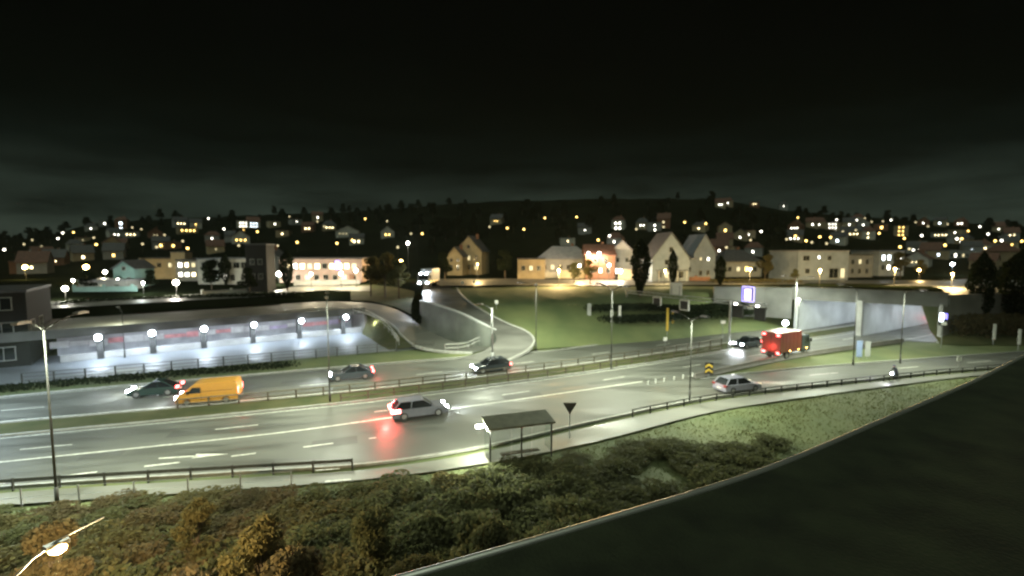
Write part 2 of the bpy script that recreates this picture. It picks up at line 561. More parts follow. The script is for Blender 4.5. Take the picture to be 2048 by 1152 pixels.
dashes(od, 12.0, 3.0, 0.15, s0=2)
line(offset(MF, 0.45), 0, 400, 0.13)
line(offset(clipx(OE, -90, -6), -0.5), 0, 400, 0.13)
sd = curve(V2((12, 45.5), (22, 49.2), (34, 52.5), (45, 55.2), (60, 59), (85, 65)))
dashes(sd, 12, 4.2, 0.16, s0=22.5, z=0.013)
def track(pts, off, a, b, wdt=.55):
    q = offset(pts, off); tot = 0
    q = resample(q, 1.0); q = q[int(a):int(b)]
    if len(q) > 2: struct(sheet('tyre_track', [z3(offset(q, wdt / 2), .003), z3(offset(q, -wdt / 2), .003)], 'asphalt_track'))
for off in (-2.35, -.95, .95, 2.35): track(lane_div, off, 0, 400)
for off in (-1.0, -2.4): track(lane_sol, off, 0, 60)
for off in (1.1, 2.7, 4.9, 6.5): track(MF, off, 0, 400)
for k, (px, py, L_, W_) in enumerate(((330, 876, 5.5, 1.4), (1010, 800, 4.0, 1.2), (620, 900, 3.2, 1.6), (560, 768, 6.0, 1.0), (1180, 770, 7.0, .9), (150, 922, 2.5, 1.0))):
    c = at(px, py)
    struct(MB().add([(c.x + math.cos(R(20)) * a - math.sin(R(20)) * b, c.y + math.sin(R(20)) * a + math.cos(R(20)) * b, .0055) for a, b in ((0, 0), (L_, .1), (L_, W_), (.1, W_))], [(0, 1, 2, 3)]).build('road_patch', 'asphalt_patch', fix=False))
# straight-on arrow painted in the slip lane
a0 = at(318, 917); a1 = at(458, 908)
ad = (a1 - a0).normalized(); an = Vector((-ad.y, ad.x, 0)); al = (a1 - a0).length
mb = MB()
def ar(s, t): q = a0 + ad * s + an * t; return (q.x, q.y, 0.012)
mb.add([ar(0, -.09), ar(al * .55, -.09), ar(al * .55, .09), ar(0, .09)], [(0, 1, 2, 3)])
mb.add([ar(al * .5, -.36), ar(al, 0), ar(al * .5, .36)], [(0, 1, 2)])
struct(mb.build('road_marking', 'road_paint'))
# give-way teeth row of the gore and stop-bay marks
for px, py in ((655, 939), (676, 962)):
    c = at(px, py)
    mb = MB().box((c.x, c.y, 0.009 if py < 950 else 0.034), (1.5, 0.16, 0.004), rz=R(10))
    struct(mb.build('road_marking', 'road_paint'))

# road under the gallery on the far side, and the ramp behind it
FL = curve(V2((-75, 38), (-60, 45.5), (-49, 50), (-33, 57.8), (-17.4, 64.9), (-9, 67.6)))
CL = curve(V2((-75, 45), (-53, 61.0), (-27, 80.0)))
cdir = (Vector((-27, 80, 0)) - Vector((-53, 61, 0))).normalized()
cn = Vector((-cdir.y, cdir.x, 0))
gal_far = [Vector((-75, 45, 0)) + cn * 6, Vector((-27, 80, 0)) + cn * 6 + cdir * 3]
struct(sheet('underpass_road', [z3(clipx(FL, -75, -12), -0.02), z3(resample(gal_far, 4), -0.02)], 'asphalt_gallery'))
# lower ramp, climbing away from the underpass to the street behind
def pz(*a): return [at(*q) for q in a]
lr_in = curve(pz((985, 694, .05), (925, 688, .3), (880, 672, .8), (845, 654, 1.4), (822, 636, 2.2), (790, 618, 3.2), (740, 606, 3.95), (650, 603.5, 4.15), (560, 608, 4.15)))
lr_out = curve(pz((945, 706, .05), (880, 702, .2), (830, 692, .5), (803, 672, 1.0), (785, 652, 1.8), (755, 634, 2.9), (715, 622, 3.9), (660, 617, 4.15), (570, 623, 4.15)))
struct(sheet('ramp_road', lerp_rows(lr_in, lr_out, 3), 'asphalt'))
# upper ramp: comes down along the curved wall and merges
ur_in = curve(pz((852, 560, 6.3), (845, 584, 5.7), (850, 606, 4.95), (885, 621, 4.5), (930, 635, 3.8), (972, 653, 2.6), (990, 668, 1.9), (990, 686, 1.1), (965, 702, .45), (915, 718, .03)))
ur_out = curve(pz((905, 559, 6.3), (915, 580, 5.9), (930, 598, 5.3), (965, 622, 4.4), (1010, 645, 3.1), (1050, 662, 2.2), (1066, 678, 1.5), (1060, 694, .8), (1040, 708, .3), (1010, 722, .03)))
struct(sheet('ramp_road', lerp_rows(ur_in, ur_out, 4), 'asphalt_upper'))
kerb('kerb', [p + Vector((0, 0, 0)) for p in []] or offset(z3(clipx(OE, -6, 4), 0), 0.4), 0.2, 0.1)

def edge_kerb(pts, off=0.0):
    a = offset(pts, off + .12); b = offset(pts, off - .12)
    up = Vector((0, 0, .13))
    o = sheet('kerb', [[p + Vector((0, 0, -.25)) for p in a], [p + up for p in a], [p + up for p in b], [p + Vector((0, 0, -.25)) for p in b]], 'kerb_stone')
    return struct(o)
edge_kerb(ur_out, 0.15)
edge_kerb(lr_out, -0.1)
# grass mound between the ramp and the upper street
m0 = curve(pz((1030, 708, .0), (1075, 698, .05), (1200, 690, 0), (1350, 678, 0), (1480, 664, 0), (1600, 655, 0), (1660, 648, 0)))
m1 = curve(pz((1046, 678, 1.3), (1078, 672, 1.5), (1200, 668, 1.2), (1350, 658, 1.1), (1480, 645, 1.0), (1590, 642, 0.8), (1650, 640, 0.6)))
m2 = curve(pz((1020, 654, 2.35), (1065, 642, 3.0), (1200, 640, 2.8), (1350, 636, 2.6), (1480, 624, 2.6), (1580, 622, 2.2), (1640, 622, 1.9)))
m3 = curve(pz((955, 620, 4.25), (1040, 612, 4.9), (1200, 612, 4.7), (1350, 608, 4.6), (1480, 600, 4.7), (1570, 600, 4.4), (1625, 600, 4.0)))
m4 = curve(pz((912, 592, 5.35), (1020, 590, 5.9), (1150, 585, 6.2), (1350, 588, 6.1), (1480, 584, 6.2), (1560, 586, 6.0), (1615, 588, 5.8)))
m5 = curve(pz((900, 574, 6.1), (1020, 574, 6.4), (1150, 573, 6.5), (1350, 573, 6.5), (1480, 573, 6.5), (1560, 573, 6.5), (1612, 574, 6.5)))
struct(sheet('embankment', [m0, m1, m2, m3, m4, m5], 'grass', rough=0.1))

# ------------------------------------------------------------------ upper terrace and hillside
def ridge_z(px):
    tab = [(-400, 500), (0, 486), (120, 466), (190, 448), (300, 440), (480, 432), (700, 424), (860, 412), (1000, 402), (1200, 398), (1420, 398), (1560, 420), (1700, 434), (1880, 444), (2048, 452), (2500, 462)]
    for (a, ya), (b, yb) in zip(tab[:-1], tab[1:]):
        if px <= b or b == tab[-1][0]:
            t = min(1, max(0, (px - a) / (b - a)))
            y = ya + (yb - ya) * t
            return y
    return 450
def hill_z(x, y):
    px = 1024 + FPX * x / max(y, 1)
    zr = atd(1024, ridge_z(px), 450).z
    t = min(1, max(0, (y - 165) / 285)); t = t * t * (3 - 2 * t) * 0.55 + t * 0.45
    z = 6.5 + (zr - 6.5) * t
    if y > 450: z -= (y - 450) * 0.05
    return z
mb = MB()
AZ = list(range(-500, 2561, 20))
FRONT = [(-500, 48, 4.1), (190, 71, 4.1), (560, 87, 4.1), (650, 92, 4.1), (740, 91, 3.9), (790, 87.5, 3.1), (822, 83.5, 2.2), (838, 81.5, 1.8), (850, 104, 6.2), (935, 99, 6.2), (1000, 97, 6.4),
         (1612, 96, 6.5), (1622, 87, 6.9), (1725, 81.5, 7.0), (1862, 77, 7.0), (1900, 77, 6.6), (2500, 79, 6.2)]
def front(px):
    for (a, da, za), (b, db, zb) in zip(FRONT[:-1], FRONT[1:]):
        if px <= b:
            t = max(0, (px - a) / (b - a)); return da + (db - da) * t, za + (zb - za) * t
    return FRONT[-1][1:]
DS = [165, 185, 205, 230, 255, 285, 315, 350, 390, 430, 450, 480, 560, 700, 1000]
NF = 8
rng = random.Random(3)
for j in range(NF):
    t = j / (NF - 1)
    for px in AZ:
        fd, fz = front(px)
        d = fd + (140 - fd) * t
        u = min(1, t * 2.2)
        mb.v.append(((px - 1024) / FPX * d, d, fz + (6.5 - fz) * u))
for d in DS:
    for px in AZ:
        x = (px - 1024) / FPX * d
        z = hill_z(x, d)
        if d > 170: z += rng.uniform(-0.6, 0.6) * min(1, (d - 170) / 80)
        mb.v.append((x, d, z))
n = len(AZ)
for j in range(len(DS) + NF - 1):
    for i in range(n - 1):
        mb.f.append((j * n + i, j * n + i + 1, (j + 1) * n + i + 1, (j + 1) * n + i))
hill = mb.build('hillside', 'hill_ground', smooth=True, fix=False)
struct(hill)
def hill_hit(px, py):
    d = 150.0
    while d < 449:
        p = atd(px, py, d)
        if p.z <= hill_z(p.x, p.y): return p
        d += 1.0
    p = atd(px, py, 449); p.z = min(p.z, hill_z(p.x, 449) + 6)
    return p
# upper street that runs behind the mound, lit yellow, with its verge
us0 = curve(pz((880, 572, 6.52), (1000, 570, 6.54), (1150, 571, 6.56), (1300, 570, 6.56), (1480, 569, 6.56), (1700, 568, 6.56), (2000, 570, 6.56)))
us1 = curve(pz((860, 558, 6.52), (1000, 557, 6.56), (1150, 559, 6.56), (1300, 560, 6.56), (1480, 560, 6.56), (1700, 560, 6.56), (2000, 562, 6.56)))
struct(sheet('street', lerp_rows(us0, us1, 2), 'asphalt_upper'))

def terr_z(px, d):
    fd, fz = front(px); t_ = (d - fd) / (140 - fd)
    return fz + (6.5 - fz) * min(1, max(0, t_) * 2.2)
def terr(px, dd, up=.16):
    d = front(px)[0] + dd
    return Vector(((px - 1024) / FPX * d, d, terr_z(px, d) + up))
PXS = list(range(60, 741, 20))
struct(sheet('street', [[terr(px, k_ + (3 if px > 560 else 0)) for px in PXS] for k_ in (7, 10, 13)], 'pavement_grey'))
struct(sheet('lawn', [[terr(px, k_, .1) for px in range(700, 836, 8)] for k_ in (1.0, 5, 9, 13, 18)], 'grass_dry', rough=.04))
# ------------------------------------------------------------------ gallery with lit columns (far side, left)
gal = thing('road_gallery', 'open concrete road gallery with a row of lamp-lit columns and coloured back wall panels', 'gallery', (-53, 61, 0), math.atan2(cdir.y, cdir.x))
GL = 33.5                                   # local x runs along the columns, local y goes back into the gallery
mb = MB().box((15.5, 5.75, 1.9), (GL + 8, 0.5, 3.8)); mb.build('back_wall', 'wall_tiles', gal)
mb = MB().prism([(-2.0, 3.72), (-2.0, 4.15), (-1.2, 4.15), (12.4, 4.13), (12.4, 3.7)], 'x', -12, GL); mb.build('roof_slab', 'roof_deck', gal)
mb = MB().prism([(-2.06, 3.3), (-2.06, 4.4), (-1.72, 4.4), (-1.72, 3.3)], 'x', -12.1, GL + 0.1); mb.build('parapet', 'concrete_deep_grey', gal)
mb = MB().box((15.0, 0.05, 0.42), (GL + 5, 0.5, 0.88)); mb.build('barrier', 'concrete', gal)
ncol = 6
grz_ = math.atan2(cdir.y, cdir.x)
def gal_px(xl):
    q_ = Matrix.Rotation(grz_, 3, 'Z') @ Vector((xl, -1.98, 0)) + Vector((-53, 61, 0)); return 1024 + FPX * q_.x / (q_.y * math.cos(PITCH) + (CAM_H - 3.0) * math.sin(PITCH))
col_x = []
for want in (196, 304, 408, 508, 603, 692):
    lo_, hi_ = -12.0, 40.0
    for _ in range(40):
        mid_ = (lo_ + hi_) / 2
        if gal_px(mid_) < want: lo_ = mid_
        else: hi_ = mid_
    col_x.append(lo_)
for k in range(0, ncol):
    x = col_x[k]
    MB().prism([(x - .34, -.4), (x + .34, -.4), (x + .34, .4), (x - .34, .4)], 'z', -0.05, 3.75).build('column', 'column_backlit', gal)
    br = MB().box((x, -1.1, 3.22), (.12, 1.6, .10)).box((x, -1.95, 3.2), (.40, .4, .16)).build('lamp_bracket', 'steel_dark', gal)
    MB().ball((x, -1.98, 3.0), .36, n=12, m=8).build('lamp_globe', 'lamp_cold', br, smooth=True)
    lamp_light(gal, (x, -2.2, 2.75), 'SPOT', 820, (0.72, 0.85, 1.0), 0.25, 165, 0.4)
    lamp_light(gal, (x + 3.2, 2.6, 3.35), 'POINT', 24, (0.72, 0.84, 1.0), 0.2)
    MB().box((x + 3.2, 2.6, 3.60), (1.2, .25, .16)).build('ceiling_lamp', 'tunnel_lamp', gal)
rng = random.Random(11)  # band of pink, white and lilac panels along the back wall
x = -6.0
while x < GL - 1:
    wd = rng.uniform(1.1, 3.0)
    mt = rng.choice(['panel_pink', 'panel_white', 'panel_white', 'panel_lilac', 'panel_white', 'panel_pink'])
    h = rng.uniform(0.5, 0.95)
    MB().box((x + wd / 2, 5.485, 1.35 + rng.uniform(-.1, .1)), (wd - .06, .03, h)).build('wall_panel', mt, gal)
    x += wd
# side wall closing the gallery at its right end, and the railing on the bank beside the ramp
MB().prism([(-1.6, -.1), (6.2, -.1), (6.2, 4.1), (-1.6, 3.6)], 'x', GL + 0.1, GL + 0.5).build('side_wall', 'concrete_dark', gal)
e0 = at(770, 700, -.02); e1 = at(803, 676, 1.0)
def gl(x, y, z): 
    m = Matrix.Rotation(math.atan2(cdir.y, cdir.x), 3, 'Z'); p = m @ Vector((x, y, z)); return p + Vector((-53, 61, 0))
bank_in = [gl(GL + .5, -1.7, 3.5), gl(GL + .5, 2, 3.9), gl(GL + .5, 8, 4.1)]
bank_lo = [at(775, 700, -.05), at(825, 692, .45), at(803, 672, 0.95), at(785, 652, 1.75), at(755, 634, 2.85), at(716, 622, 3.85)]
struct(sheet('embankment', lerp_rows(curve([gl(GL - .5, -1.8, -.1), gl(GL + .6, -1.5, 2.6), gl(GL + .6, 2, 3.9), gl(GL + .6, 5, 4.1)], 8), curve(bank_lo, 8), 4), 'grass_dry', rough=0.06))

def railing(name, label, pts, h, nrails, step, post_mat, rail_mat, pr=0.035, rr=0.03, flat=False, group=None, cat='railing'):
    """posts on the ground, rails between them"""
    base = pts[0].copy()
    t = thing(name, label, cat, base, 0, group)
    q = resample(pts, step)
    pm = None
    for p in q:
        if pm is None:
            pm = MB().box((0, 0, h / 2 - .1), (pr * 2, pr * 2, h + .2)).mesh('post', post_mat)
        o = link('post', pm, t); o.location = p - base
    for k in range(nrails):
        z = h * (k + 1) / nrails - 0.02
        mb = MB()
        if flat:
            z = h - 0.16
            a = offset(q, 0.06); b = offset(q, 0.02)
            for (p0, p1, r0, r1) in zip(a[:-1], a[1:], b[:-1], b[1:]):
                for zz in ():
                    pass
                vs_ = [p0 - base + Vector((0, 0, z - .10)), p1 - base + Vector((0, 0, z - .10)), p1 - base + Vector((0, 0, z + .10)), p0 - base + Vector((0, 0, z + .10)),
                       r0 - base + Vector((0, 0, z - .10)), r1 - base + Vector((0, 0, z - .10)), r1 - base + Vector((0, 0, z + .10)), r0 - base + Vector((0, 0, z + .10))]
                mb.add(vs_, [(0, 1, 2, 3), (4, 7, 6, 5), (0, 4, 5, 1), (3, 2, 6, 7)])
        else:
            for p0, p1 in zip(q[:-1], q[1:]):
                mb.tube(p0 - base + Vector((0, 0, z)), p1 - base + Vector((0, 0, z)), rr, n=5)
        mb.build('rail', rail_mat, t)
    return t
railing('railing', 'dark post and rail fence on the verge before the gallery road', z3(clipx(FL, -52, -9), -0.05), 1.15, 3, 2.6, 'steel_dark', 'steel_dark', 0.05, 0.028)
railing('railing', 'pale handrail climbing the bank beside the gallery end', [p + Vector((0, 0, .05)) for p in curve(pz((798, 690, .35), (782, 668, 1.1), (760, 648, 2.2), (735, 634, 3.2), (700, 625, 4.1)), 8)], 1.0, 2, 1.6, 'steel_galv', 'white_paint', 0.04, 0.035)
railing('railing', 'thin handrail along the ramp edge by the curved wall foot', [p for p in curve(pz((890, 703, .1), (930, 700, .1), (952, 690, .2), (968, 684, .2)), 8)], 1.0, 2, 1.8, 'steel_galv', 'white_paint', 0.035, 0.03)
# guard rails
railing('guard_rail', 'brown steel guard rail along the near side of the median strip', z3(offset(clipx(MN, -16.5, 33), 0.45), 0.02), 0.85, 2, 2.4, 'rail_rust', 'rail_rust', 0.06, 0.055, cat='guard rail')
railing('guard_rail', 'brown steel guard rail along the far side of the median strip', z3(offset(clipx(MF, -30, 34), -0.45), 0.02), 0.85, 2, 2.4, 'rail_rust', 'rail_rust', 0.06, 0.055, cat='guard rail')
railing('guard_rail', 'steel guard rail between the wide road and the footpath near the shrubs', z3(offset(clipx(RE, -60, -9.5), -0.45), 0.02), 0.66, 1, 2.4, 'steel_dark', 'steel_dark', 0.045, 0.05, flat=True, cat='guard rail')
railing('railing', 'low dark fence between the slip road and the pale footpath', z3(offset(clipx(RE, 9, 75), -0.55), 0.0), 0.55, 2, 2.0, 'steel_dark', 'steel_dark', 0.05, 0.05)
railing('fence', 'thin wire fence behind the footpath at the shrub edge', z3(offset(clipx(FP1, -55, -12), -0.2), 0.0), 1.0, 2, 2.8, 'steel_galv', 'steel_galv', 0.03, 0.012, cat='fence')
# concrete edge barrier between the road to the tunnel and the slip road
def barrier(name, label, pts, w_, h, material, cat='barrier'):
    base = pts[0].copy()
    t = thing(name, label, cat, base)
    q = resample(pts, 3.0)
    for a, b in zip(q[:-1], q[1:]):
        d = b - a
        MB().prism([(-w_ / 2, 0), (w_ / 2, 0), (w_ * .25, h * .45), (w_ * .2, h), (-w_ * .2, h), (-w_ * .25, h * .45)], 'x', 0.02, d.length - .02)
        o = MB().prism([(-w_ / 2, 0), (w_ / 2, 0), (w_ * .25, h * .45), (w_ * .2, h), (-w_ * .2, h), (-w_ * .25, h * .45)], 'x', 0.02, d.length - .02).build('barrier_block', material, t)
        o.location = a - base; o.rotation_euler = (0, 0, math.atan2(d.y, d.x))
    return t
barrier('concrete_barrier', 'low dark concrete barrier from the gore to the tunnel mouth', z3(offset(clipx(HR, 19, 62), -0.35), 0.0), 0.5, 0.55, 'concrete_dark')

# ------------------------------------------------------------------ curved retaining wall of the ramp
wb = curve(pz((840, 649, 1.5), (858, 656, 1.3), (884, 667, .8), (923, 681, .3), (955, 689, .05), (978, 691, 0), (992, 690, 0)), 6)
wt_z = curve([Vector((0, 0, z)) for z in (5.4, 5.35, 5.0, 4.3, 3.4, 2.7, 2.2)], 6)
mb = MB()
ob = offset(wb, -.35)
q = []
for p, o_, zt in zip(wb, ob, wt_z):
    pass
n = len(wb)
for k in range(n):
    p, o_ = wb[k], offset(wb, 0.35)[k]
    mb.v += [(p.x, p.y, -0.2), (p.x, p.y, wt_z[k].z), (o_.x, o_.y, wt_z[k].z), (o_.x, o_.y, -0.2)]
for k in range(n - 1):
    for j in range(4):
        mb.f.append((k * 4 + j, (k + 1) * 4 + j, (k + 1) * 4 + (j + 1) % 4, k * 4 + (j + 1) % 4))
mb.f += [(0, 1, 2, 3), (n * 4 - 4, n * 4 - 1, n * 4 - 2, n * 4 - 3)]
wall = thing('retaining_wall', 'curved grey concrete retaining wall holding up the ramp road', 'wall')
mb.build('wall_face', 'wall_grey_green', wall)
mb = MB()
for k in range(n - 1):
    a, b = wb[k], wb[k + 1]
    c = (a + b) / 2 + (offset(wb, .17)[k] - wb[k]); d = b - a
    mb.box((c.x, c.y, (wt_z[k].z + wt_z[k + 1].z) / 2 + .1), (d.length * 1.02, .5, .2), rz=math.atan2(d.y, d.x), ry=-math.atan2(wt_z[k + 1].z - wt_z[k].z, d.length))
mb.build('coping', 'concrete_pale', wall)

# ------------------------------------------------------------------ tunnel under the upper street
tp = [Vector((50.0, 82.0, 0)), Vector((57.5, 77.0, 0)), Vector((65.0, 71.8, 0))]     # portal: left corner, middle pier, right pier
tdir = Vector((0.86, 0.51, 0)).normalized()
tun = thing('road_tunnel', 'concrete road tunnel with two brightly lit mouths under the upper street', 'tunnel')
TL = 75
def slab(a, b, th, z0, z1, name, material, par):
    d = (b - a); nrm = Vector((-d.y, d.x, 0)).normalized() * th
    m_ = MB(); P4 = [a, b, b + nrm, a + nrm]
    m_.add([(p.x, p.y, z0) for p in P4] + [(p.x, p.y, z1) for p in P4], [(0, 1, 2, 3), (4, 7, 6, 5), (0, 4, 5, 1), (1, 5, 6, 2), (2, 6, 7, 3), (3, 7, 4, 0)])
    return m_.build(name, material, par)
HT = 5.75
slab(tp[0] - tdir * .5, tp[0] + tdir * TL, .6, -.2, HT, 'tunnel_wall', 'concrete_pale', tun)
slab(tp[1], tp[1] + tdir * TL, .7, -.2, HT, 'middle_wall', 'concrete_pale', tun)
slab(tp[2] + tdir * 2, tp[2] + tdir * TL, -.6, -.2, HT, 'tunnel_wall', 'concrete_pale', tun)
# pier heads at the mouth
slab(tp[1] - tdir * .7, tp[1] + tdir * -.05, .9, -.2, HT, 'pier', 'concrete', tun)
slab(tp[2] - tdir * .2, tp[2] + tdir * 1.9, -.5, -.2, HT, 'pier', 'concrete', tun)
# ceiling and headwall
P4 = [tp[0] + Vector((-.8, .5, 0)), tp[2] + Vector((.8, -.5, 0)), tp[2] + tdir * TL, tp[0] + tdir * TL]
MB().add([(p.x, p.y, HT + .002) for p in P4] + [(p.x, p.y, HT + .9) for p in P4], [(0, 1, 2, 3), (4, 7, 6, 5), (0, 4, 5, 1), (1, 5, 6, 2), (2, 6, 7, 3), (3, 7, 4, 0)]).build('ceiling_slab', 'concrete', tun)
hd = (tp[2] - tp[0]).normalized()
slab(tp[0] - hd * 1.0 - tdir * .25, tp[2] + hd * 1.0 - tdir * .25, .22, HT - .35, 7.45, 'headwall', 'concrete_deep_grey', tun)
slab(tp[0] - hd * 1.2 - tdir * .34, tp[2] + hd * 1.2 - tdir * .34, .5, 7.45, 7.62, 'coping', 'concrete_deep_grey', tun)
for k in range(9):
    for lane, off in ((0, .5), (1, .5)):
        a = tp[lane].lerp(tp[lane + 1], off) + tdir * (2.5 + 7.5 * k)
        MB().box((a.x, a.y, HT - .12), (2.2, .35, .16), rz=math.atan2(tdir.y, tdir.x)).build('ceiling_lamp', 'tunnel_lamp', tun)
        lamp_light(tun, (a.x, a.y, HT - .35), 'AREA', 85 if k < 6 else 60, (0.84, 0.94, 1.0), (2.0, .4), rot=(0, 0, math.atan2(tdir.y, tdir.x)))
# wing walls
wl = [tp[0] - hd * 1.0 - tdir * .2, at(1520, 650, 0), at(1432, 640, 0)]
wl = [Vector((49.0, 82.6, 0)), Vector((45.5, 85.2, 0)), Vector((36.5, 85.8, 0))]
slab(wl[1], wl[0], -.4, 2.0, 7.42, 'wing_wall', 'concrete_deep_grey', tun)
slab(wl[2], wl[1], -.4, 2.0, 7.42, 'wing_wall', 'concrete_deep_grey', tun)
slab(tp[2] + hd * .55 - tdir * .1, Vector((82, 75.5, 0)), .5, -.2, 7.2, 'wing_wall', 'concrete_dark', tun)
P4 = [tp[0] - tdir * 6, tp[2] - tdir * 1, tp[2] + tdir * TL, tp[0] + tdir * TL]
struct(MB().add([(p.x, p.y, -.03) for p in P4], [(0, 1, 2, 3)]).build('tunnel_floor', 'asphalt', fix=False))
# bank right of the tunnel
b0 = curve(pz((1880, 688, 0.0), (1940, 690, .0), (2060, 690, .0), (2200, 690, 0)), 6)
b1 = [p + Vector((1.0, 3.0, 1.6)) for p in b0]
b2 = [p + Vector((2.0, 6.5, 6.2)) for p in b0]
struct(sheet('embankment', [b0, b1, b2], 'grass_dry', rough=0.05))

# ------------------------------------------------------------------ street lamps
LEDC = (0.92, 1.0, 0.76)
SODC = (1.0, 0.68, 0.28)
def street_lamp(base, h, arms, label, power=2600, color=LEDC, post='steel_dark', lens='lamp_led', r=0.07, spot=172, group=None, lit=True, name='street_lamp'):
    t = thing(name, label, 'street lamp', base, 0, group)
    MB().tube((0, 0, -.1), (0, 0, h), r, r * .55, 8).build('pole', post, t, smooth=True)
    MB().tube((0, 0, -.1), (0, 0, 1.1), r * 1.5, r * 1.4, 8).build('pole_base', post, t, smooth=True)
    for ang, ln in arms:
        dx, dy = math.cos(ang), math.sin(ang)
        pts = [Vector((dx * ln * s, dy * ln * s, h - .25 + .55 * math.sin(s * 1.5))) for s in (0, .25, .5, .75, 1)]
        MB().path(pts, .045, 6).build('arm', post, t, smooth=True)
        hd_ = pts[-1]
        rz = math.atan2(dy, dx)
        head = MB()
        head.box((hd_.x + dx * .3, hd_.y + dy * .3, hd_.z + .03), (.85, .30, .12), rz=rz).box((hd_.x + dx * .3, hd_.y + dy * .3, hd_.z + .11), (.6, .22, .05), rz=rz)
        hm = head.build('lamp_head', 'steel_galv', t)
        MB().box((hd_.x + dx * .32, hd_.y + dy * .32, hd_.z - .026), (.6, .22, .016), rz=rz).build('lens', lens, hm)
        if lit:
            lamp_light(t, (hd_.x + dx * .32, hd_.y + dy * .32, hd_.z - .12), 'SPOT', power, color, 0.2, spot, 0.35)
    return t
def side(pts, p, s):
    """angle pointing to the left (s=1) or right (-1) of the nearest piece of a curve"""
    k = min(range(len(pts)), key=lambda i: (pts[i] - p).length)
    d = dirs(pts)[k]
    return math.atan2(d.x * s, -d.y * s)
MC = offset(MN, 1.8)
P = at(660, 803); street_lamp(P, 9.6, [(side(MC, P, 1), 2.2), (side(MC, P, -1), 2.2)], 'double-armed lamp post in the median beside the gallery view', 2500)
P = at(1222, 738); street_lamp(P, 9.6, [(side(MC, P, 1), 2.2), (side(MC, P, -1), 2.2)], 'double-armed lamp post in the median near the overhead sign gantry', 2500)
P = Vector((44.6, 74.2, 0)); street_lamp(P, 9.6, [(side(MC, P, 1), 2.0), (side(MC, P, -1), 2.0)], 'pale double-armed lamp post in the median beside the red truck', 2600, post='steel_galv')
P = Vector((-46, 34.0, 0)); street_lamp(P, 9.6, [(side(MC, P, 1), 2.2), (side(MC, P, -1), 2.2)], 'added unseen double-armed lamp post in the median past the frame edge by the blue wet road', 3400, color=(0.70, 0.88, 1.0))  # unseen post, added for its bluish light on the left road
P = at(115, 1012); street_lamp(P, 10.0, [(side(RE, P, 1), 2.4), (side(RE, P, -1), 1.0)], 'tall leaning-looking dark lamp post behind the near guard rail', 2600)  # second arm on the footpath side added to brighten the shrubs
P = at(1379, 803); street_lamp(P, 7.8, [(side(RE, P, 1), 1.8), (side(RE, P, -1), 1.2)], 'slim lamp post by the slip road fence before the gore', 1700)  # footpath-side head is an addition that lights the planted slope
P = at(1072, 702, .1); street_lamp(P, 9.2, [(R(200), 2.0)], 'dark lamp post on the grass edge at the foot of the ramp', 2600)
P = at(1800, 727); street_lamp(P, 9.0, [(side(SU, P, -1), 1.8)], 'slim lamp post on the grass wedge in front of the tunnel', 2600)
P = at(1706, 730); street_lamp(P, 9.4, [(side(HR, P, 1), 1.6)], 'thin dark lamp post beside the pale sign boards', 2000)
P = at(985, 722, .05); street_lamp(P, 6.8, [(R(150), 1.6)], 'short thick grey lamp post at the end of the curved wall', 2000, post='steel_galv', r=.16)
P = at(250, 716, -.05); street_lamp(P, 6.2, [(R(140), 1.8)], 'thin lamp post with a bent arm standing in the gallery road', 700)
def lantern(px, py, dist, h, label, lens='lamp_sodium', color=SODC, power=500, rad=0.32, group=None):
    """a lamp whose lantern hangs at a given image position and distance"""
    p = atd(px, py, dist)
    t = thing('lantern_lamp', label, 'street lamp', (p.x, p.y, p.z - h), 0, group)
    MB().tube((0, 0, -1.0), (0, 0, h - .3), .07, .05, 6).build('pole', 'steel_dark', t)
    MB().box((0, 0, h - .30), (.22, .22, .12)).tube((0, 0, h + rad), (0, 0, h + rad + .12), rad * .6, rad * .2, 8).build('lantern_cap', 'steel_dark', t)
    MB().ball((0, 0, h), rad, n=10, m=6).build('lantern_globe', lens, t, smooth=True)
    if power:
        lamp_light(t, (0, -.5, h - .35), 'POINT', power * 1.7, color, .3)
    return t

# near sodium lamp in the shrubs below the camera
hp = at(115, 1105, 5.8); pp = at(15, 1172, 5.5); tip = at(208, 1034, 6.5)
t = thing('street_lamp', 'warm yellow street lamp on a slanting arm among the near shrubs', 'street lamp', (pp.x, pp.y, 0))
dv = hp - pp; dv.z = 0; tv = tip - pp
MB().tube((0, 0, -.1), (0, 0, 5.6), .07, .05, 8).build('pole', 'steel_dark', t)
MB().path([Vector((0, 0, 5.55)), Vector((dv.x * .5, dv.y * .5, 5.92)), Vector((dv.x, dv.y, 6.12)), Vector((tv.x * .5 + dv.x * .5, tv.y * .5 + dv.y * .5, 6.32)), Vector((tv.x, tv.y, 6.5))], .028).build('arm', 'steel_galv', t)
hdm = MB().box((dv.x, dv.y, 6.05), (.5, .22, .10), rz=math.atan2(dv.y, dv.x)).build('lamp_head', 'steel_galv', t)
MB().ball((dv.x, dv.y, 5.92), .17, 1.3, 1.2, .9).build('bulb', 'lamp_big_sodium', hdm, smooth=True)
lamp_light(t, (dv.x, dv.y, 5.40), 'POINT', 2100, (1.0, 0.72, 0.34), .2)

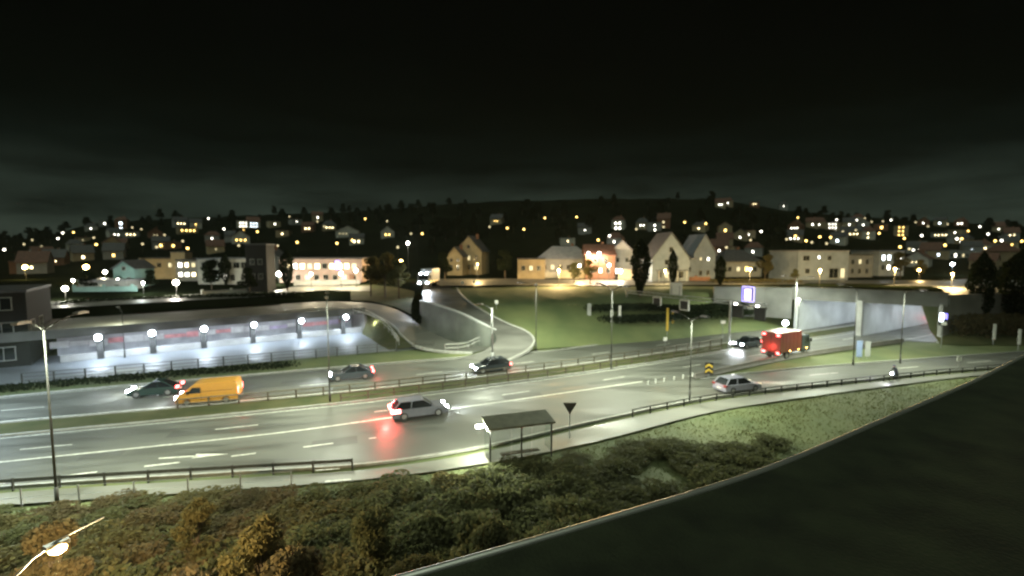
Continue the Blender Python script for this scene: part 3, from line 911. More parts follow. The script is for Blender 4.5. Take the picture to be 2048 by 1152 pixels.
# ------------------------------------------------------------------ vehicles (local x forward)
def scaled(poly, k):
    cx = sum(p[0] for p in poly) / len(poly); cz = sum(p[1] for p in poly) / len(poly)
    return [(cx + (p[0] - cx) * k, cz + (p[1] - cz) * k) for p in poly]
def body_mesh(poly, wdt, inset=0.07, k=0.965):
    """extrude a side profile across the width with rounded flanks"""
    n = len(poly); mb_ = MB()
    rings = [(-wdt / 2, k), (-wdt / 2 + inset * .35, (1 + k) / 2 + .006), (-wdt / 2 + inset, 1), (wdt / 2 - inset, 1), (wdt / 2 - inset * .35, (1 + k) / 2 + .006), (wdt / 2, k)]
    for y, kk in rings:
        for q in scaled(poly, kk): mb_.v.append((q[0], y, q[1]))
    for j in range(len(rings) - 1):
        for i in range(n):
            mb_.f.append((j * n + i, j * n + (i + 1) % n, (j + 1) * n + (i + 1) % n, (j + 1) * n + i))
    mb_.f += [tuple(range(n)), tuple(range((len(rings) - 1) * n, len(rings) * n))]
    return mb_
def wheel(t, x, y, r, wdt=.22):
    o = MB().tube((x, y - wdt / 2, r), (x, y + wdt / 2, r), r, n=16).build('wheel', 'rubber', t)
    sgn = 1 if y > 0 else -1
    rim = MB()
    rim.tube((x, y + sgn * wdt * .46, r), (x, y + sgn * (wdt / 2 + .012), r), r * .62, n=14)
    for k in range(5):
        a = k * 2 * math.pi / 5
        rim.tube((x, y + sgn * (wdt / 2 + .02), r), (x + math.cos(a) * r * .55, y + sgn * (wdt / 2 + .02), r + math.sin(a) * r * .55), .03, n=4)
    rim.build('rim', 'rim_metal', o)
def quad_panel(mb_, pts, th, out):
    """thin plate on four 3D points, pushed out along a direction"""
    o = Vector(out)
    p = [Vector(q) for q in pts] + [Vector(q) + o * th for q in pts]
    mb_.add(p, [(0, 1, 2, 3), (4, 7, 6, 5), (0, 4, 5, 1), (1, 5, 6, 2), (2, 6, 7, 3), (3, 7, 4, 0)])
def car(name, label, loc, rz, paint, L=4.4, W=1.8, H=1.46, style='sedan', beams=True, brake='tail_light', power=60, tail_power=25, group=None, cat='car', head='head_light'):
    t = thing(name, label, cat, loc, rz, group)
    f = L / 2; zb = .22; zs = H * .60
    if style == 'sedan':
        prof = [(-f, .42), (-f + .05, zb), (f - .08, zb), (f, .42), (f - .03, .62), (f - .35, .74), (f * .40, zs), (-f * .62, zs + .02), (-f + .08, zs - .02), (-f + .01, .70)]
        gh = [(f * .42, zs - .02), (f * .02, H - .03), (-f * .38, H - .02), (-f * .80, zs)]
    else:
        prof = [(-f, .42), (-f + .05, zb), (f - .08, zb), (f, .42), (f - .03, .64), (f - .28, .78), (f * .48, zs), (-f * .7, zs + .03), (-f + .02, zs), (-f, .70)]
        gh = [(f * .50, zs - .02), (f * .12, H - .03), (-f * .72, H - .04), (-f * .96, zs)]
    body_mesh(prof, W).build('body', paint, t)
    # glasshouse: dark glass under a painted roof with pillars
    wb_, wt_ = W * .455, W * .36
    g_ = MB()
    P8 = [(gh[0][0], -wb_, gh[0][1]), (gh[1][0], -wt_, gh[1][1]), (gh[2][0], -wt_, gh[2][1]), (gh[3][0], -wb_, gh[3][1])]
    P8 += [(x, -y, z) for x, y, z in P8]
    g_.add(P8, [(0, 1, 2, 3), (4, 7, 6, 5), (0, 4, 5, 1), (1, 5, 6, 2), (2, 6, 7, 3), (3, 7, 4, 0)])
    g_.build('windows', 'glass_dark', t)
    rf = MB().prism([(gh[1][0] + .06, H - .035), (gh[1][0] - .1, H + .01), (gh[2][0] + .1, H + .015), (gh[2][0] - .06, H - .03)], 'y', -wt_ - .02, wt_ + .02)
    roof = rf.build('roof', paint, t)
    for s in (-1, 1):
        xm = (gh[1][0] + gh[2][0]) / 2
        MB().tube((gh[0][0], s * wb_, gh[0][1]), (gh[1][0], s * wt_, gh[1][1]), .035, n=5).build('pillar', paint, t)
        MB().tube((gh[3][0], s * wb_, gh[3][1]), (gh[2][0], s * wt_, gh[2][1]), .06, n=5).build('pillar', paint, t)
        MB().tube((xm - .1, s * wb_, zs), (xm, s * wt_, H - .03), .035, n=5).build('pillar', paint, t)
    for x in (f * .62, -f * .60):
        for s in (-1, 1): wheel(t, x, s * (W / 2 - .10), .33)
    for s in (-1, 1):
        MB().box((f - .10, s * W * .36, .66), (.22, .34, .15)).build('headlight', head if beams else 'glass_dark', t)
        MB().box((-f + (.30 if tail_power > 100 else .06), s * (W / 2 - .165), .82), (.72 if tail_power > 100 else .20, .36, .26 if tail_power > 100 else .20)).build('tail_light', brake, t)  # the long version imitates red glow spreading along the flanks
        MB().box((gh[0][0] - .2, s * (W / 2 + .06), zs + .08), (.12, .2, .13)).build('mirror', paint, t)
    if tail_power > 100: MB().box((-f + .04, 0, .80), (.10, W * .5, .12)).build('red_glow_bar', brake, t)  # glowing strip added to widen the red rear glow
    MB().box((f - .01, 0, .40), (.05, W * .6, .16)).build('grille', 'black_plastic', t)
    MB().box((-f + .0, 0, .52), (.03, .52, .12)).build('number_plate', 'white_paint', t)
    if beams:
        for s in (-1, 1):
            lamp_light(t, (f + .12, s * W * .36, .66), 'SPOT', power * 4, (.86, .93, 1.0), .06, 95, .7, rot=(0, R(-84), 0))
    lamp_light(t, (-f - .45, 0, .95), 'POINT', tail_power, (1, .07, .06), .2)
    return t
def on(px, py, z=0): return at(px, py, z)
def heading(pts, p):
    k = min(range(len(pts)), key=lambda i: (pts[i] - p).length)
    d = dirs(pts)[k]; return math.atan2(d.y, d.x)
p = on(838, 830); car('hatchback_car', 'silver car with red rear lights glowing, driving right past the median rail', p, heading(MN, p), 'paint_silver', 4.7, 1.84, 1.5, 'hatch', brake='brake_light', tail_power=320)
p = on(703, 757); car('sedan_car', 'dark saloon with lit headlights beside the median lamp post', p, heading(MF, p) + math.pi, 'paint_dark', 4.6, 1.82, 1.45, 'sedan')
p = on(982, 742); car('estate_car', 'dark car with glaring headlights below the ramp merge', p, heading(MF, p) + math.pi, 'paint_dark', 4.4, 1.8, 1.5, 'hatch')
p = on(312, 789); car('sedan_car', 'dark green car with lit headlights ahead of the orange van', p, heading(MF, p) + math.pi, 'paint_green', 4.2, 1.75, 1.42, 'sedan')
p = on(1474, 781); car('estate_car', 'pale lilac car driving on the slip road before the chevron sign', p, heading(RE, p), 'paint_lilac', 4.5, 1.82, 1.48, 'hatch', power=6, tail_power=3, head='win_dim', brake='tail_off')
p = on(1494, 694); car('hatchback_car', 'small car with four blue-white lights facing us beside the red truck', p, heading(MF, p) + math.pi + R(0), 'paint_dark', 4.1, 1.78, 1.5, 'hatch')
p = Vector((83, 91.5, 0.0)); car('sedan_car', 'car with red rear lights inside the right-hand tunnel mouth', p, math.atan2(tdir.y, tdir.x), 'paint_dark', 4.4, 1.8, 1.45, 'sedan', brake='brake_light')

# orange van
p = on(421, 803); rz = heading(MF, p) + math.pi
t = thing('delivery_van', 'bright orange delivery van with a dark cab window and headlights on', 'van', p, rz)
Lv, Wv, Hv = 5.0, 1.94, 2.02; f = Lv / 2
prof = [(-f, .45), (-f + .05, .28), (f - .08, .28), (f, .45), (f - .02, .78), (f - .18, .98), (f - .55, 1.10), (f - 1.25, 1.78), (f - 1.55, Hv - .04), (f - 2.1, Hv), (-f + .3, Hv), (-f + .10, Hv - .06), (-f + .02, 1.5)]
body_mesh(prof, Wv, .09, .975).build('body', 'paint_orange', t)
ws = MB(); quad_panel(ws, [(f - .60, -.82, 1.13), (f - .60, .82, 1.13), (f - 1.26, .74, 1.76), (f - 1.26, -.74, 1.76)], .03, (.7, 0, .7)); ws.build('windscreen', 'glass_dark', t)
for s in (-1, 1):
    m_ = MB(); y = s * (Wv / 2 - .005)
    quad_panel(m_, [(f - .95, y, 1.12), (f - 1.35, y, 1.66), (f - 2.0, y, 1.66), (f - 2.0, y, 1.12)], .02, (0, s, 0)); m_.build('side_window', 'glass_dark', t)
    MB().box((f - 2.04, s * (Wv / 2 + .004), 1.0), (.02, .012, 1.2)).build('door_seam', 'black_plastic', t)
    MB().box((-f + 1.9, s * (Wv / 2 + .006), 1.25), (3.0, .012, .03)).build('slide_rail', 'black_plastic', t)
    MB().box((f - .10, s * .72, .80), (.24, .36, .22)).build('headlight', 'head_light', t)
    MB().box((-f + .04, s * .86, 1.15), (.10, .14, .50)).build('tail_light', 'tail_light', t)
    MB().box((f - 1.0, s * (Wv / 2 + .12), 1.25), (.14, .2, .26)).build('mirror', 'black_plastic', t)
    for x in (f - .9, -f + 1.0): wheel(t, x, s * (Wv / 2 - .11), .34)
    lamp_light(t, (f + .12, s * .7, .8), 'SPOT', 240, (.86, .93, 1.0), .06, 95, .7, rot=(0, R(-84), 0))
MB().box((f - .01, 0, .52), (.06, 1.7, .22)).build('bumper', 'black_plastic', t)
MB().box((-f, 0, .45), (.08, 1.8, .18)).build('bumper', 'black_plastic', t)
lamp_light(t, (-f - .2, 0, 1.2), 'POINT', 20, (1, .10, .06), .2)
# the little warning lamp the photograph shows over the bonnet
# red box truck
def truck(name, label, loc, rz, box_mat, cab_mat, L=8.2, W=2.5, H=3.5, front_lights=False, rear_lights=True, cat='truck'):
    t = thing(name, label, cat, loc, rz)
    f = L / 2
    MB().box((0, 0, .72), (L - .4, .9, .22)).build('chassis', 'black_plastic', t)
    body_mesh([(-f, 1.0), (f - 2.3, 1.0), (f - 2.3, H), (-f, H)], W, .04, .99).build('cargo_box', box_mat, t)
    for k in range(5):
        MB().box((-f + .5 + k * (L - 3.3) / 4.6, -W / 2 - .01, (1 + H) / 2), (.05, .03, H - 1.1)).build('side_rib', box_mat, t)
    body_mesh([(f - 2.1, .62), (f, .62), (f, 1.55), (f - .28, 2.75), (f - 1.9, 2.85), (f - 2.1, 2.8)], W * .96, .1, .97).build('cab', cab_mat, t)
    m_ = MB(); quad_panel(m_, [(f - .0, -1.05, 1.6), (f - .0, 1.05, 1.6), (f - .24, 1.0, 2.6), (f - .24, -1.0, 2.6)], .03, (1, 0, .2)); m_.build('windscreen', 'glass_dark', t)
    for s in (-1, 1):
        m_ = MB(); y = s * (W * .48 - .005)
        quad_panel(m_, [(f - .35, y, 1.6), (f - .5, y, 2.5), (f - 1.4, y, 2.5), (f - 1.4, y, 1.6)], .02, (0, s, 0)); m_.build('side_window', 'glass_dark', t)
        for x in (f - 1.2, -f + 1.6): wheel(t, x, s * (W / 2 - .18), .48, .3)
        if rear_lights:
            for z in (.95, 3.2):
                MB().box((-f - .03, s * (W / 2 - .30), z), (.08, .36, .20)).build('rear_light', 'tail_light', t)
        for k in range(3):
            MB().box((-f + 2.2 + k * 2.0, s * (W / 2 + .02), 1.08), (.14, .05, .10)).build('marker_light', 'amber_light', t)
        MB().box((f + .01, s * .85, .95), (.08, .45, .25)).build('headlight', 'head_light', t)
        MB().box((f - .25, s * (W / 2 + .14), 2.1), (.1, .2, .5)).build('mirror', 'black_plastic', t)
        if front_lights:
            MB().box((f - .18, s * .6, 2.86), (.10, .3, .16)).build('roof_lamp', 'head_light', t)
            lamp_light(t, (f + .2, s * .85, .95), 'SPOT', 900, (.80, .90, 1.0), .08, 100, .7, rot=(0, R(-80), 0))
    MB().box((-f - .02, 0, 2.2), (.04, .06, 2.3)).build('door_seam', 'black_plastic', t)
    MB().box((-f - .03, 0, .62), (.12, W * .9, .14)).build('rear_bumper', 'steel_dark', t)
    if rear_lights: lamp_light(t, (-f - .5, 0, 1.6), 'POINT', 45, (1, .10, .07), .5)
    return t
p = on(1572, 712); truck('box_truck', 'red box truck seen from behind with rear lights on, heading into the tunnel', p, heading(MN, p) + R(3), 'paint_red', 'paint_dark', 7.2, 2.45, 3.5)
p = at(858, 572, 6.3); truck('box_truck', 'white box truck with blue-white lights on the upper road above the ramp', p, R(-98), 'paint_white', 'paint_white', 7.5, 2.5, 3.7, front_lights=True, rear_lights=False)

# ------------------------------------------------------------------ gantry over the motorway
ga = Vector((31.0, 67.0, 0)); gb = Vector((20.5, 84.5, 4.6)); gc = Vector((36.2, 58.4, 0))
gd = Vector((gb.x - ga.x, gb.y - ga.y, 0)); GLn = gd.length; grz = math.atan2(gd.y, gd.x)
t = thing('sign_gantry', 'long pale lattice sign gantry spanning the far carriageway', 'gantry', (ga.x, ga.y, 0), grz)
ZG = 6.35
MB().tube((0, 0, -.1), (0, 0, ZG + .5), .16, n=8).build('post', 'steel_galv', t)
MB().tube((GLn, 0, 4.0), (GLn, 0, ZG + .5), .16, n=8).build('post', 'steel_galv', t)
for y, z in ((-.25, ZG), (.25, ZG), (-.25, ZG + .5), (.25, ZG + .5)):
    MB().box((GLn / 2 - 2.5, y, z), (GLn + 5.4, .07, .07)).build('chord', 'steel_galv', t)
for k in range(24):
    x = -5 + k * (GLn + 5) / 23
    MB().tube((x, -.25, ZG), (x + .9 * (GLn + 5) / 23, -.25, ZG + .5), .025, n=4).build('brace', 'steel_galv', t)
def gantry_sign(x, label, kind, z=None):
    c = ga + gd.normalized() * x
    # faces the oncoming or the passing traffic, square to the road
    q = thing('lane_sign', label, 'sign', (c.x, c.y, ZG - .95 if z is None else z), grz)
    if kind == 'frame':
        MB().box((0, .0, 0), (1.45, .18, 1.5)).build('sign_face', 'black_plastic', q)
        for (bx, bz, sx, sz) in ((0, .74, 1.7, .12), (0, -.74, 1.7, .12), (-.79, 0, .12, 1.36), (.79, 0, .12, 1.36)):
            MB().box((bx, 0, bz), (sx, .24, sz)).build('frame', 'white_paint', q)
    elif kind == 'dark':
        MB().box((0, 0, 0), (1.5, .25, 1.6)).build('sign_face', 'black_plastic', q)
        MB().box((0, -.0, .85), (1.7, .5, .10)).build('hood', 'steel_dark', q)
        MB().box((0.4, 0, 1.05), (.3, .24, .24)).build('status_lamp', 'lamp_led', q)
    MB().box((0, 0, .98), (.12, .12, .5)).build('hanger', 'steel_galv', q)
    return q
gantry_sign(13.4, 'square lane sign with a white frame, nearer the white panel side of the gantry', 'frame')
gantry_sign(7.9, 'square lane sign with a white frame, nearer the median end of the gantry', 'frame')
gantry_sign(-1.2, 'dark lane signal box beside the gantry median post', 'dark')
gantry_sign(-4.4, 'dark lane signal box at the free end of the gantry above the truck', 'dark')
c = ga + gd.normalized() * 9.6
q = thing('panel_sign', 'plain pale panel standing on top of the sign gantry', 'sign', (c.x, c.y, ZG + .5), grz)
MB().box((0, 0, 1.0), (2.3, .1, 1.9)).build('board', 'white_paint', q)
for s in (-.8, .8): MB().box((s, .12, .7), (.09, .09, 1.6)).build('bracket', 'steel_galv', q)
c = ga + gd.normalized() * -2.7
q = thing('light_sign', 'glowing violet rectangular sign on the gantry above the small oncoming car', 'sign', (c.x, c.y, ZG + .55), grz)
MB().box((0, .06, 1.1), (1.75, .16, 2.1)).build('housing', 'black_plastic', q)
MB().box((0.05, -.04, 1.05), (1.0, .06, 1.55)).build('lit_face', 'sign_violet', q)
MB().box((0.05, .16, 1.05), (1.0, .06, 1.55)).build('lit_face', 'sign_violet', q)
for (bx, bz, sx, sz) in ((0, 2.08, 1.7, .08), (0, .12, 1.7, .08), (-.82, 1.1, .08, 1.9), (.82, 1.1, .14, 1.9)):
    MB().box((bx, .06, bz), (sx, .26, sz)).build('lit_border', 'sign_violet' if bx <= 0 else 'sign_violet_deep', q)

# ------------------------------------------------------------------ bus shelter and small signs
a = at(972, 848, 2.55); b = at(1098, 832, 2.6)
d = b - a; srz = math.atan2(d.y, d.x); L = d.length
t = thing('bus_shelter', 'dark-roofed bus shelter beside the road at the end of the guard rail', 'bus shelter', (a.x, a.y, .03), srz)
MB().prism([(-.9, 2.36), (.9, 2.62), (.9, 2.74), (-.9, 2.48)], 'x', -.1, L + .1).build('roof', 'shelter_roof', t)
for x in (.1, L / 2, L - .1):
    MB().box((x, -.7, 1.18), (.09, .09, 2.36)).build('post', 'steel_dark', t)
for k in range(3):
    MB().box((.1 + (k + .5) * (L - .2) / 3, -.7, 1.3), ((L - .2) / 3 - .12, .03, 1.9)).build('glass_panel', 'glass_clear', t)
for x in (.04, L - .04): MB().box((x, 0, 1.3), (.03, 1.3, 1.9)).build('side_panel', 'glass_clear', t)
MB().box((L / 2, -.35, .48), (L * .6, .4, .06)).build('bench', 'bark', t)
MB().box((-.35, .3, 2.3), (.5, .25, .12)).build('roof_lamp', 'lamp_white', t)
lamp_light(t, (-.35, .0, 2.1), 'POINT', 700, LEDC, .2)
def sign_post(px, py, z, h, label, kind, rz=0.0, name='road_sign', post='steel_galv'):
    p = at(px, py, z)
    t = thing(name, label, 'sign', p, rz)
    MB().tube((0, 0, -.2), (0, 0, h), .04, n=6).build('post', post, t)
    if kind == 'giveway':
        MB().prism([(-.52, h), (.52, h), (0, h - .9)], 'y', -.05, -.03).build('plate', 'steel_dark', t)
    elif kind == 'disc':
        MB().tube((0, -.03, h), (0, -.06, h), .33, n=18).build('plate', 'white_paint', t)
    elif kind == 'square':
        MB().box((0, -.06, h - .15), (.55, .03, .55)).build('plate', 'white_paint', t)
    elif kind == 'slim':
        MB().box((0, -.06, h * .62), (.42, .06, h * .72)).build('board', 'white_paint', t)
    elif kind == 'tee':
        MB().box((0, -.06, h - .25), (.75, .03, .5)).build('plate', 'white_paint', t)
    elif kind == 'yellow':
        MB().box((0, -.06, h * .55), (.34, .06, h * .85)).build('board', 'yellow_paint', t)
    elif kind == 'chevron':
        MB().box((0, -.06, h - .55), (.85, .04, 1.3)).build('board', 'black_plastic', t)
        for zc in (h - .85, h - .3):
            MB().prism([(-.38, zc - .22), (0, zc + .06), (.38, zc - .22), (.38, zc), (0, zc + .28), (-.38, zc)], 'y', -.1, -.082).build('chevron', 'yellow_paint', t)
    elif kind == 'blue':
        MB().box((0, -.06, h - 1.05), (.66, .06, 2.1)).build('board', 'sign_blue_plate', t)
    elif kind == 'lit':
        MB().box((0, 0, h - .9), (1.0, .12, 1.9)).build('housing', 'black_plastic', t)
        MB().box((-.2, -.08, h - .65), (.45, .04, 1.2)).build('lit_face', 'win_cold', t)
        MB().box((.26, -.08, h - .5), (.4, .04, .8)).build('lit_face', 'sign_violet_deep', t)
        MB().box((.12, -.08, h - 1.55), (.6, .04, .45)).build('plate', 'white_paint', t)
    elif kind == 'grey':
        MB().box((0, -.06, h - 1.0), (.62, .06, 2.0)).build('board', 'wall_grey', t)
    return t
sign_post(1139, 876, .03, 2.7, 'dark triangular give-way sign seen from behind near the bus shelter', 'giveway')
sign_post(1417, 757, 0, 1.7, 'yellow and black double chevron sign in the gore of the slip road', 'chevron', R(-10))
sign_post(1717, 718, 0, 2.4, 'pale blue upright board beside the slip road grass', 'blue', R(-10))
sign_post(1734, 716, 0, 2.2, 'pale grey upright board right beside the blue board', 'grey', R(-10))
sign_post(1986, 690, 0, 3.2, 'tall white post sign on the grass below the brown hedge', 'slim')
sign_post(2036, 700, 0, 3.0, 'grey-white post sign on the grass at the frame edge below the tall cypress', 'slim')
sign_post(1916, 738, 0, 1.4, 'small thin white marker post beside the slip road', 'square')
sign_post(1223, 652, 1.9, 2.6, 'white post sign on the mound, the lower of the close pair', 'slim')
sign_post(1239, 650, 2.0, 3.2, 'white post sign on the mound, the taller of the close pair', 'slim')
sign_post(1178, 640, 2.7, 2.7, 'pale grey post sign on the mound apart from the white pair', 'grey')
sign_post(1334, 668, .8, 4.2, 'tall yellow board sign below the gantry', 'yellow')
sign_post(1345, 650, 1.6, 2.2, 'short yellowish board sign behind the tall yellow board', 'yellow')
sign_post(1305, 650, 1.6, .8, 'small white disc sign on the grass left of the yellow board', 'disc')
sign_post(1330, 692, .0, 1.2, 'small dark sign with a white lower plate at the road edge under the yellow board', 'square')
sign_post(1445, 675, .3, 2.7, 'white T-shaped sign at the road edge right of the gantry signs', 'tee')
sign_post(993, 616, 4.9, 1.1, 'small white sign at the inside of the ramp bend', 'square')
sign_post(925, 575, 6.4, 1.0, 'small round white sign left of its twin on the upper traffic island', 'disc')
sign_post(948, 574, 6.4, 1.1, 'small round white sign right of its twin on the upper traffic island', 'disc')
sign_post(1072, 582, 6.3, 1.4, 'small white sign above the grass slope beside the upper street', 'square')
sign_post(1882, 694, 0, 5.0, 'glowing white and violet board sign right beside the tunnel mouth', 'lit', R(-25))
# row of small white markers in the gore
pm = None
for k, (px, py) in enumerate(((1296, 769), (1311, 766), (1328, 763), (1348, 760), (1366, 757), (1385, 753))):
    p = at(px, py)
    t = thing('marker_post', 'small white reflector post, %s from the left in the row before the chevron sign' % ('first', 'second', 'third', 'fourth', 'fifth', 'sixth')[k], 'marker post', p, 0, 'reflector posts before the chevron sign')
    if pm is None:
        pm = (MB().tube((0, 0, -.05), (0, 0, .42), .06, n=6).mesh('post', 'white_paint'), MB().box((0, -.05, .34), (.12, .05, .14)).mesh('reflector', 'white_paint'))
    link('post', pm[0], t); link('reflector', pm[1], t)

# ------------------------------------------------------------------ houses
def window(t, x, y, z, wd, ht, face, frame='frame_paint', pane='glass_dark', mull=True):
    """face: 'f' front (-y), 'r' right (+x), 'l' left (-x)"""
    if face == 'f': B = lambda u, o, v, su, so, sv: ((x + u, y - o, z + v), (su, so, sv))
    else:
        s = 1 if face == 'r' else -1
        B = lambda u, o, v, su, so, sv: ((x + s * o, y + u, z + v), (so, su, sv))
    fr = MB()
    for (u, v, su, sv) in ((0, ht / 2, wd + .16, .09), (0, -ht / 2, wd + .16, .09), (-wd / 2, 0, .09, ht - .09), (wd / 2, 0, .09, ht - .09)):
        fr.box(*B(u, .02, v, su, .12, sv))
    if mull: fr.box(*B(0, .02, 0, .06, .10, ht - .1))
    w_ = fr.build('window', frame, t)
    MB().box(*B(0, .0, 0, wd - .06, .06, ht - .06)).build('pane', pane, w_)
    return w_
def house(name, label, loc, rz, W, D, He, roof='gable', rise=3.0, wall='wall_white', roofm='roof_slate', wins=(), door=None, chimney=True, over=.35, cat='house', group=None, axis='y', porch=False):
    """local -y faces the camera side; roof 'gable' with ridge along axis ('y': gable end to the front), 'hip', 'flat'"""
    t = thing(name, label, cat, loc, rz, group)
    w2, d2 = W / 2, D / 2
    if roof == 'gable' and axis == 'y':
        MB().prism([(-w2, -1.5), (w2, -1.5), (w2, He), (0, He + rise), (-w2, He)], 'y', -d2, d2).build('wall', wall, t)
        sl = math.hypot(w2, rise); k = (w2 + over) / w2
        r_ = MB()
        for s in (-1, 1):
            r_.add([(0, -d2 - over, He + rise + .06), (0, d2 + over, He + rise + .06), (s * w2 * k, d2 + over, He + rise - rise * k + .06), (s * w2 * k, -d2 - over, He + rise - rise * k + .06),
                    (0, -d2 - over, He + rise + .24), (0, d2 + over, He + rise + .24), (s * w2 * k, d2 + over, He + rise - rise * k + .24), (s * w2 * k, -d2 - over, He + rise - rise * k + .24)],
                   [(0, 1, 2, 3), (4, 7, 6, 5), (0, 4, 5, 1), (1, 5, 6, 2), (2, 6, 7, 3), (3, 7, 4, 0)])
        rf = r_.build('roof', roofm, t)
    elif roof == 'gable':
        MB().prism([(-d2, -1.5), (d2, -1.5), (d2, He), (0, He + rise), (-d2, He)], 'x', -w2, w2).build('wall', wall, t)
        k = (d2 + over) / d2
        r_ = MB()
        for s in (-1, 1):
            r_.add([(-w2 - over, 0, He + rise + .06), (w2 + over, 0, He + rise + .06), (w2 + over, s * d2 * k, He + rise - rise * k + .06), (-w2 - over, s * d2 * k, He + rise - rise * k + .06),
                    (-w2 - over, 0, He + rise + .24), (w2 + over, 0, He + rise + .24), (w2 + over, s * d2 * k, He + rise - rise * k + .24), (-w2 - over, s * d2 * k, He + rise - rise * k + .24)],
                   [(0, 1, 2, 3), (4, 7, 6, 5), (0, 4, 5, 1), (1, 5, 6, 2), (2, 6, 7, 3), (3, 7, 4, 0)])
        rf = r_.build('roof', roofm, t)
    elif roof in ('hip', 'pyramid'):
        MB().box((0, 0, He / 2 - .75), (W, D, He + 1.5)).build('wall', wall, t)
        e = w2 * .45 if roof == 'hip' else .05
        o = over
        rf = MB().add([(-w2 - o, -d2 - o, He), (w2 + o, -d2 - o, He), (w2 + o, d2 + o, He), (-w2 - o, d2 + o, He), (-e, 0, He + rise), (e, 0, He + rise)],
                      [(0, 1, 5, 4), (1, 2, 5), (2, 3, 4, 5), (3, 0, 4), (0, 3, 2, 1)]).build('roof', roofm, t)
    else:
        MB().box((0, 0, He / 2 - .75), (W, D, He + 1.5)).build('wall', wall, t)
        rf = MB().box((0, 0, He + .15), (W + .3, D + .3, .3)).build('roof', roofm, t)
    if chimney:
        MB().box((w2 * .3, D * .1, He + (rise if roof != 'flat' else .3)), (.7, .7, 1.6)).build('chimney', 'wall_brick', rf)
    for (face, u, z, wd, ht, pane) in wins:
        if face == 'f': window(t, u, -d2, z, wd, ht, 'f', pane=pane)
        else: window(t, (w2 if face == 'r' else -w2), u, z, wd, ht, face, pane=pane)
    if door is not None:
        MB().box((door, -d2 - .03, 1.05), (1.0, .1, 2.1)).build('door', 'wall_brick', t)
    if porch:
        MB().box((0, -d2 - .9, 2.7), (W * .8, 1.8, .16)).build('porch_roof', roofm, t)
        for s in (-1, -.33, .33, 1): MB().box((s * W * .37, -d2 - 1.6, 1.3), (.14, .14, 2.6)).build('porch_post', 'white_paint', t)
    return t
def spot(px, py, z=6.5):
    p = at(px, py, z); return p
G, WW, WY, WC, WH, WD = 'glass_dark', 'win_warm', 'win_yellow', 'win_cold', 'win_white', 'win_dim'
def row(n, W, z, wd, ht, pane, face='f'):
    return [(face, -W / 2 + W * (k + .5) / n, z, wd, ht, pane if isinstance(pane, str) else pane[k % len(pane)]) for k in range(n)]
# left of the ramp
house('house', 'turquoise gabled house left of the long cream building', spot(271, 577, 5.8), R(4), 4.2, 6, 4.4, 'gable', 1.5, 'wall_turquoise', 'roof_slate', row(2, 3.6, 2.0, .7, 1.1, G) + [('f', 0, 4.4, .7, .8, G)], chimney=False)
house('low_building', 'long low pale shed with a flat roof left of the turquoise house', spot(225, 584, 5.4), R(5), 9.0, 5, 2.4, 'flat', 0, 'wall_grey', 'roof_zinc', row(3, 8, 1.3, .9, .8, [G, WD, G]), chimney=False, cat='building')
house('cream_building', 'flat cream building with a square stair tower behind the gallery', spot(340, 556, 6.5), R(8), 9.5, 9, 5.2, 'flat', 0, 'wall_cream', 'roof_slate', row(3, 8, 3.6, 1.0, 1.2, [G, G, WD]), chimney=False, cat='building')
house('stair_tower', 'narrow cream stair tower standing against the flat cream building', spot(366, 560, 6.5), R(8), 3.2, 3.5, 6.9, 'flat', 0, 'wall_cream', 'roof_slate', [('f', 0, 4, .6, 2.2, G)], chimney=False, cat='tower')
house('lit_block', 'dark block with bright office windows beside the stair tower', spot(400, 560, 6.5), R(6), 6.5, 8, 5.0, 'flat', 0, 'wall_grey', 'roof_slate', row(4, 6, 3.9, .9, 1.1, [WH, WW, WD, G]) + row(4, 6, 1.6, .9, 1.0, [WH, WH, WW, WD]), chimney=False, cat='building')
house('white_building', 'white flat-roofed building with a band of dark upper windows', spot(470, 566, 6.3), R(6), 11.5, 9, 5.6, 'flat', 0, 'wall_white', 'roof_zinc', row(6, 10, 4.3, 1.3, 1.3, G) + row(3, 5, 1.5, .9, 1.4, [G, WH, G]), chimney=False, cat='building')
house('tower_block', 'narrow dark tower block right of the white flat-roofed building', spot(524, 580, 5.6), R(8), 4.0, 5, 9.4, 'flat', 0, 'wall_dark', 'roof_slate', row(2, 3, 3, .8, 1.1, G) + row(2, 3, 6, .8, 1.1, G), chimney=False, cat='tower')
house('house', 'pale grey gabled house with its top above the dark tower block', spot(545, 556, 6.5), R(10), 5.2, 8, 6.0, 'gable', 2.0, 'wall_grey', 'roof_slate', row(2, 4, 2.0, .9, 1.2, [G, WD]) + [('f', 0, 5.6, .9, 1.0, G)], cat='house')
house('long_building', 'long pale low building with a row of rosy lit windows and small blue sign', spot(655, 563, 6.3), R(4), 19, 9, 5.6, 'flat', 0, 'wall_pink', 'roof_slate', row(10, 17, 3.9, 1.1, 1.3, [WW, WH, WW, WD, WW, G]) + row(8, 17, 1.3, 1.1, 1.2, [G, G, WD, G]), door=7.0, chimney=False, cat='building')
q = spot(676, 530, 9.6)
p_ = atd(675, 530, 112); q = thing('wall_sign', 'small glowing blue sign on the long pale building', 'sign', p_, R(4)); MB().box((0, 0, 0), (1.0, .14, 2.0)).build('lit_face', 'sign_blue_lit', q); MB().box((0, .12, 0), (1.15, .12, 2.15)).build('frame', 'steel_dark', q)
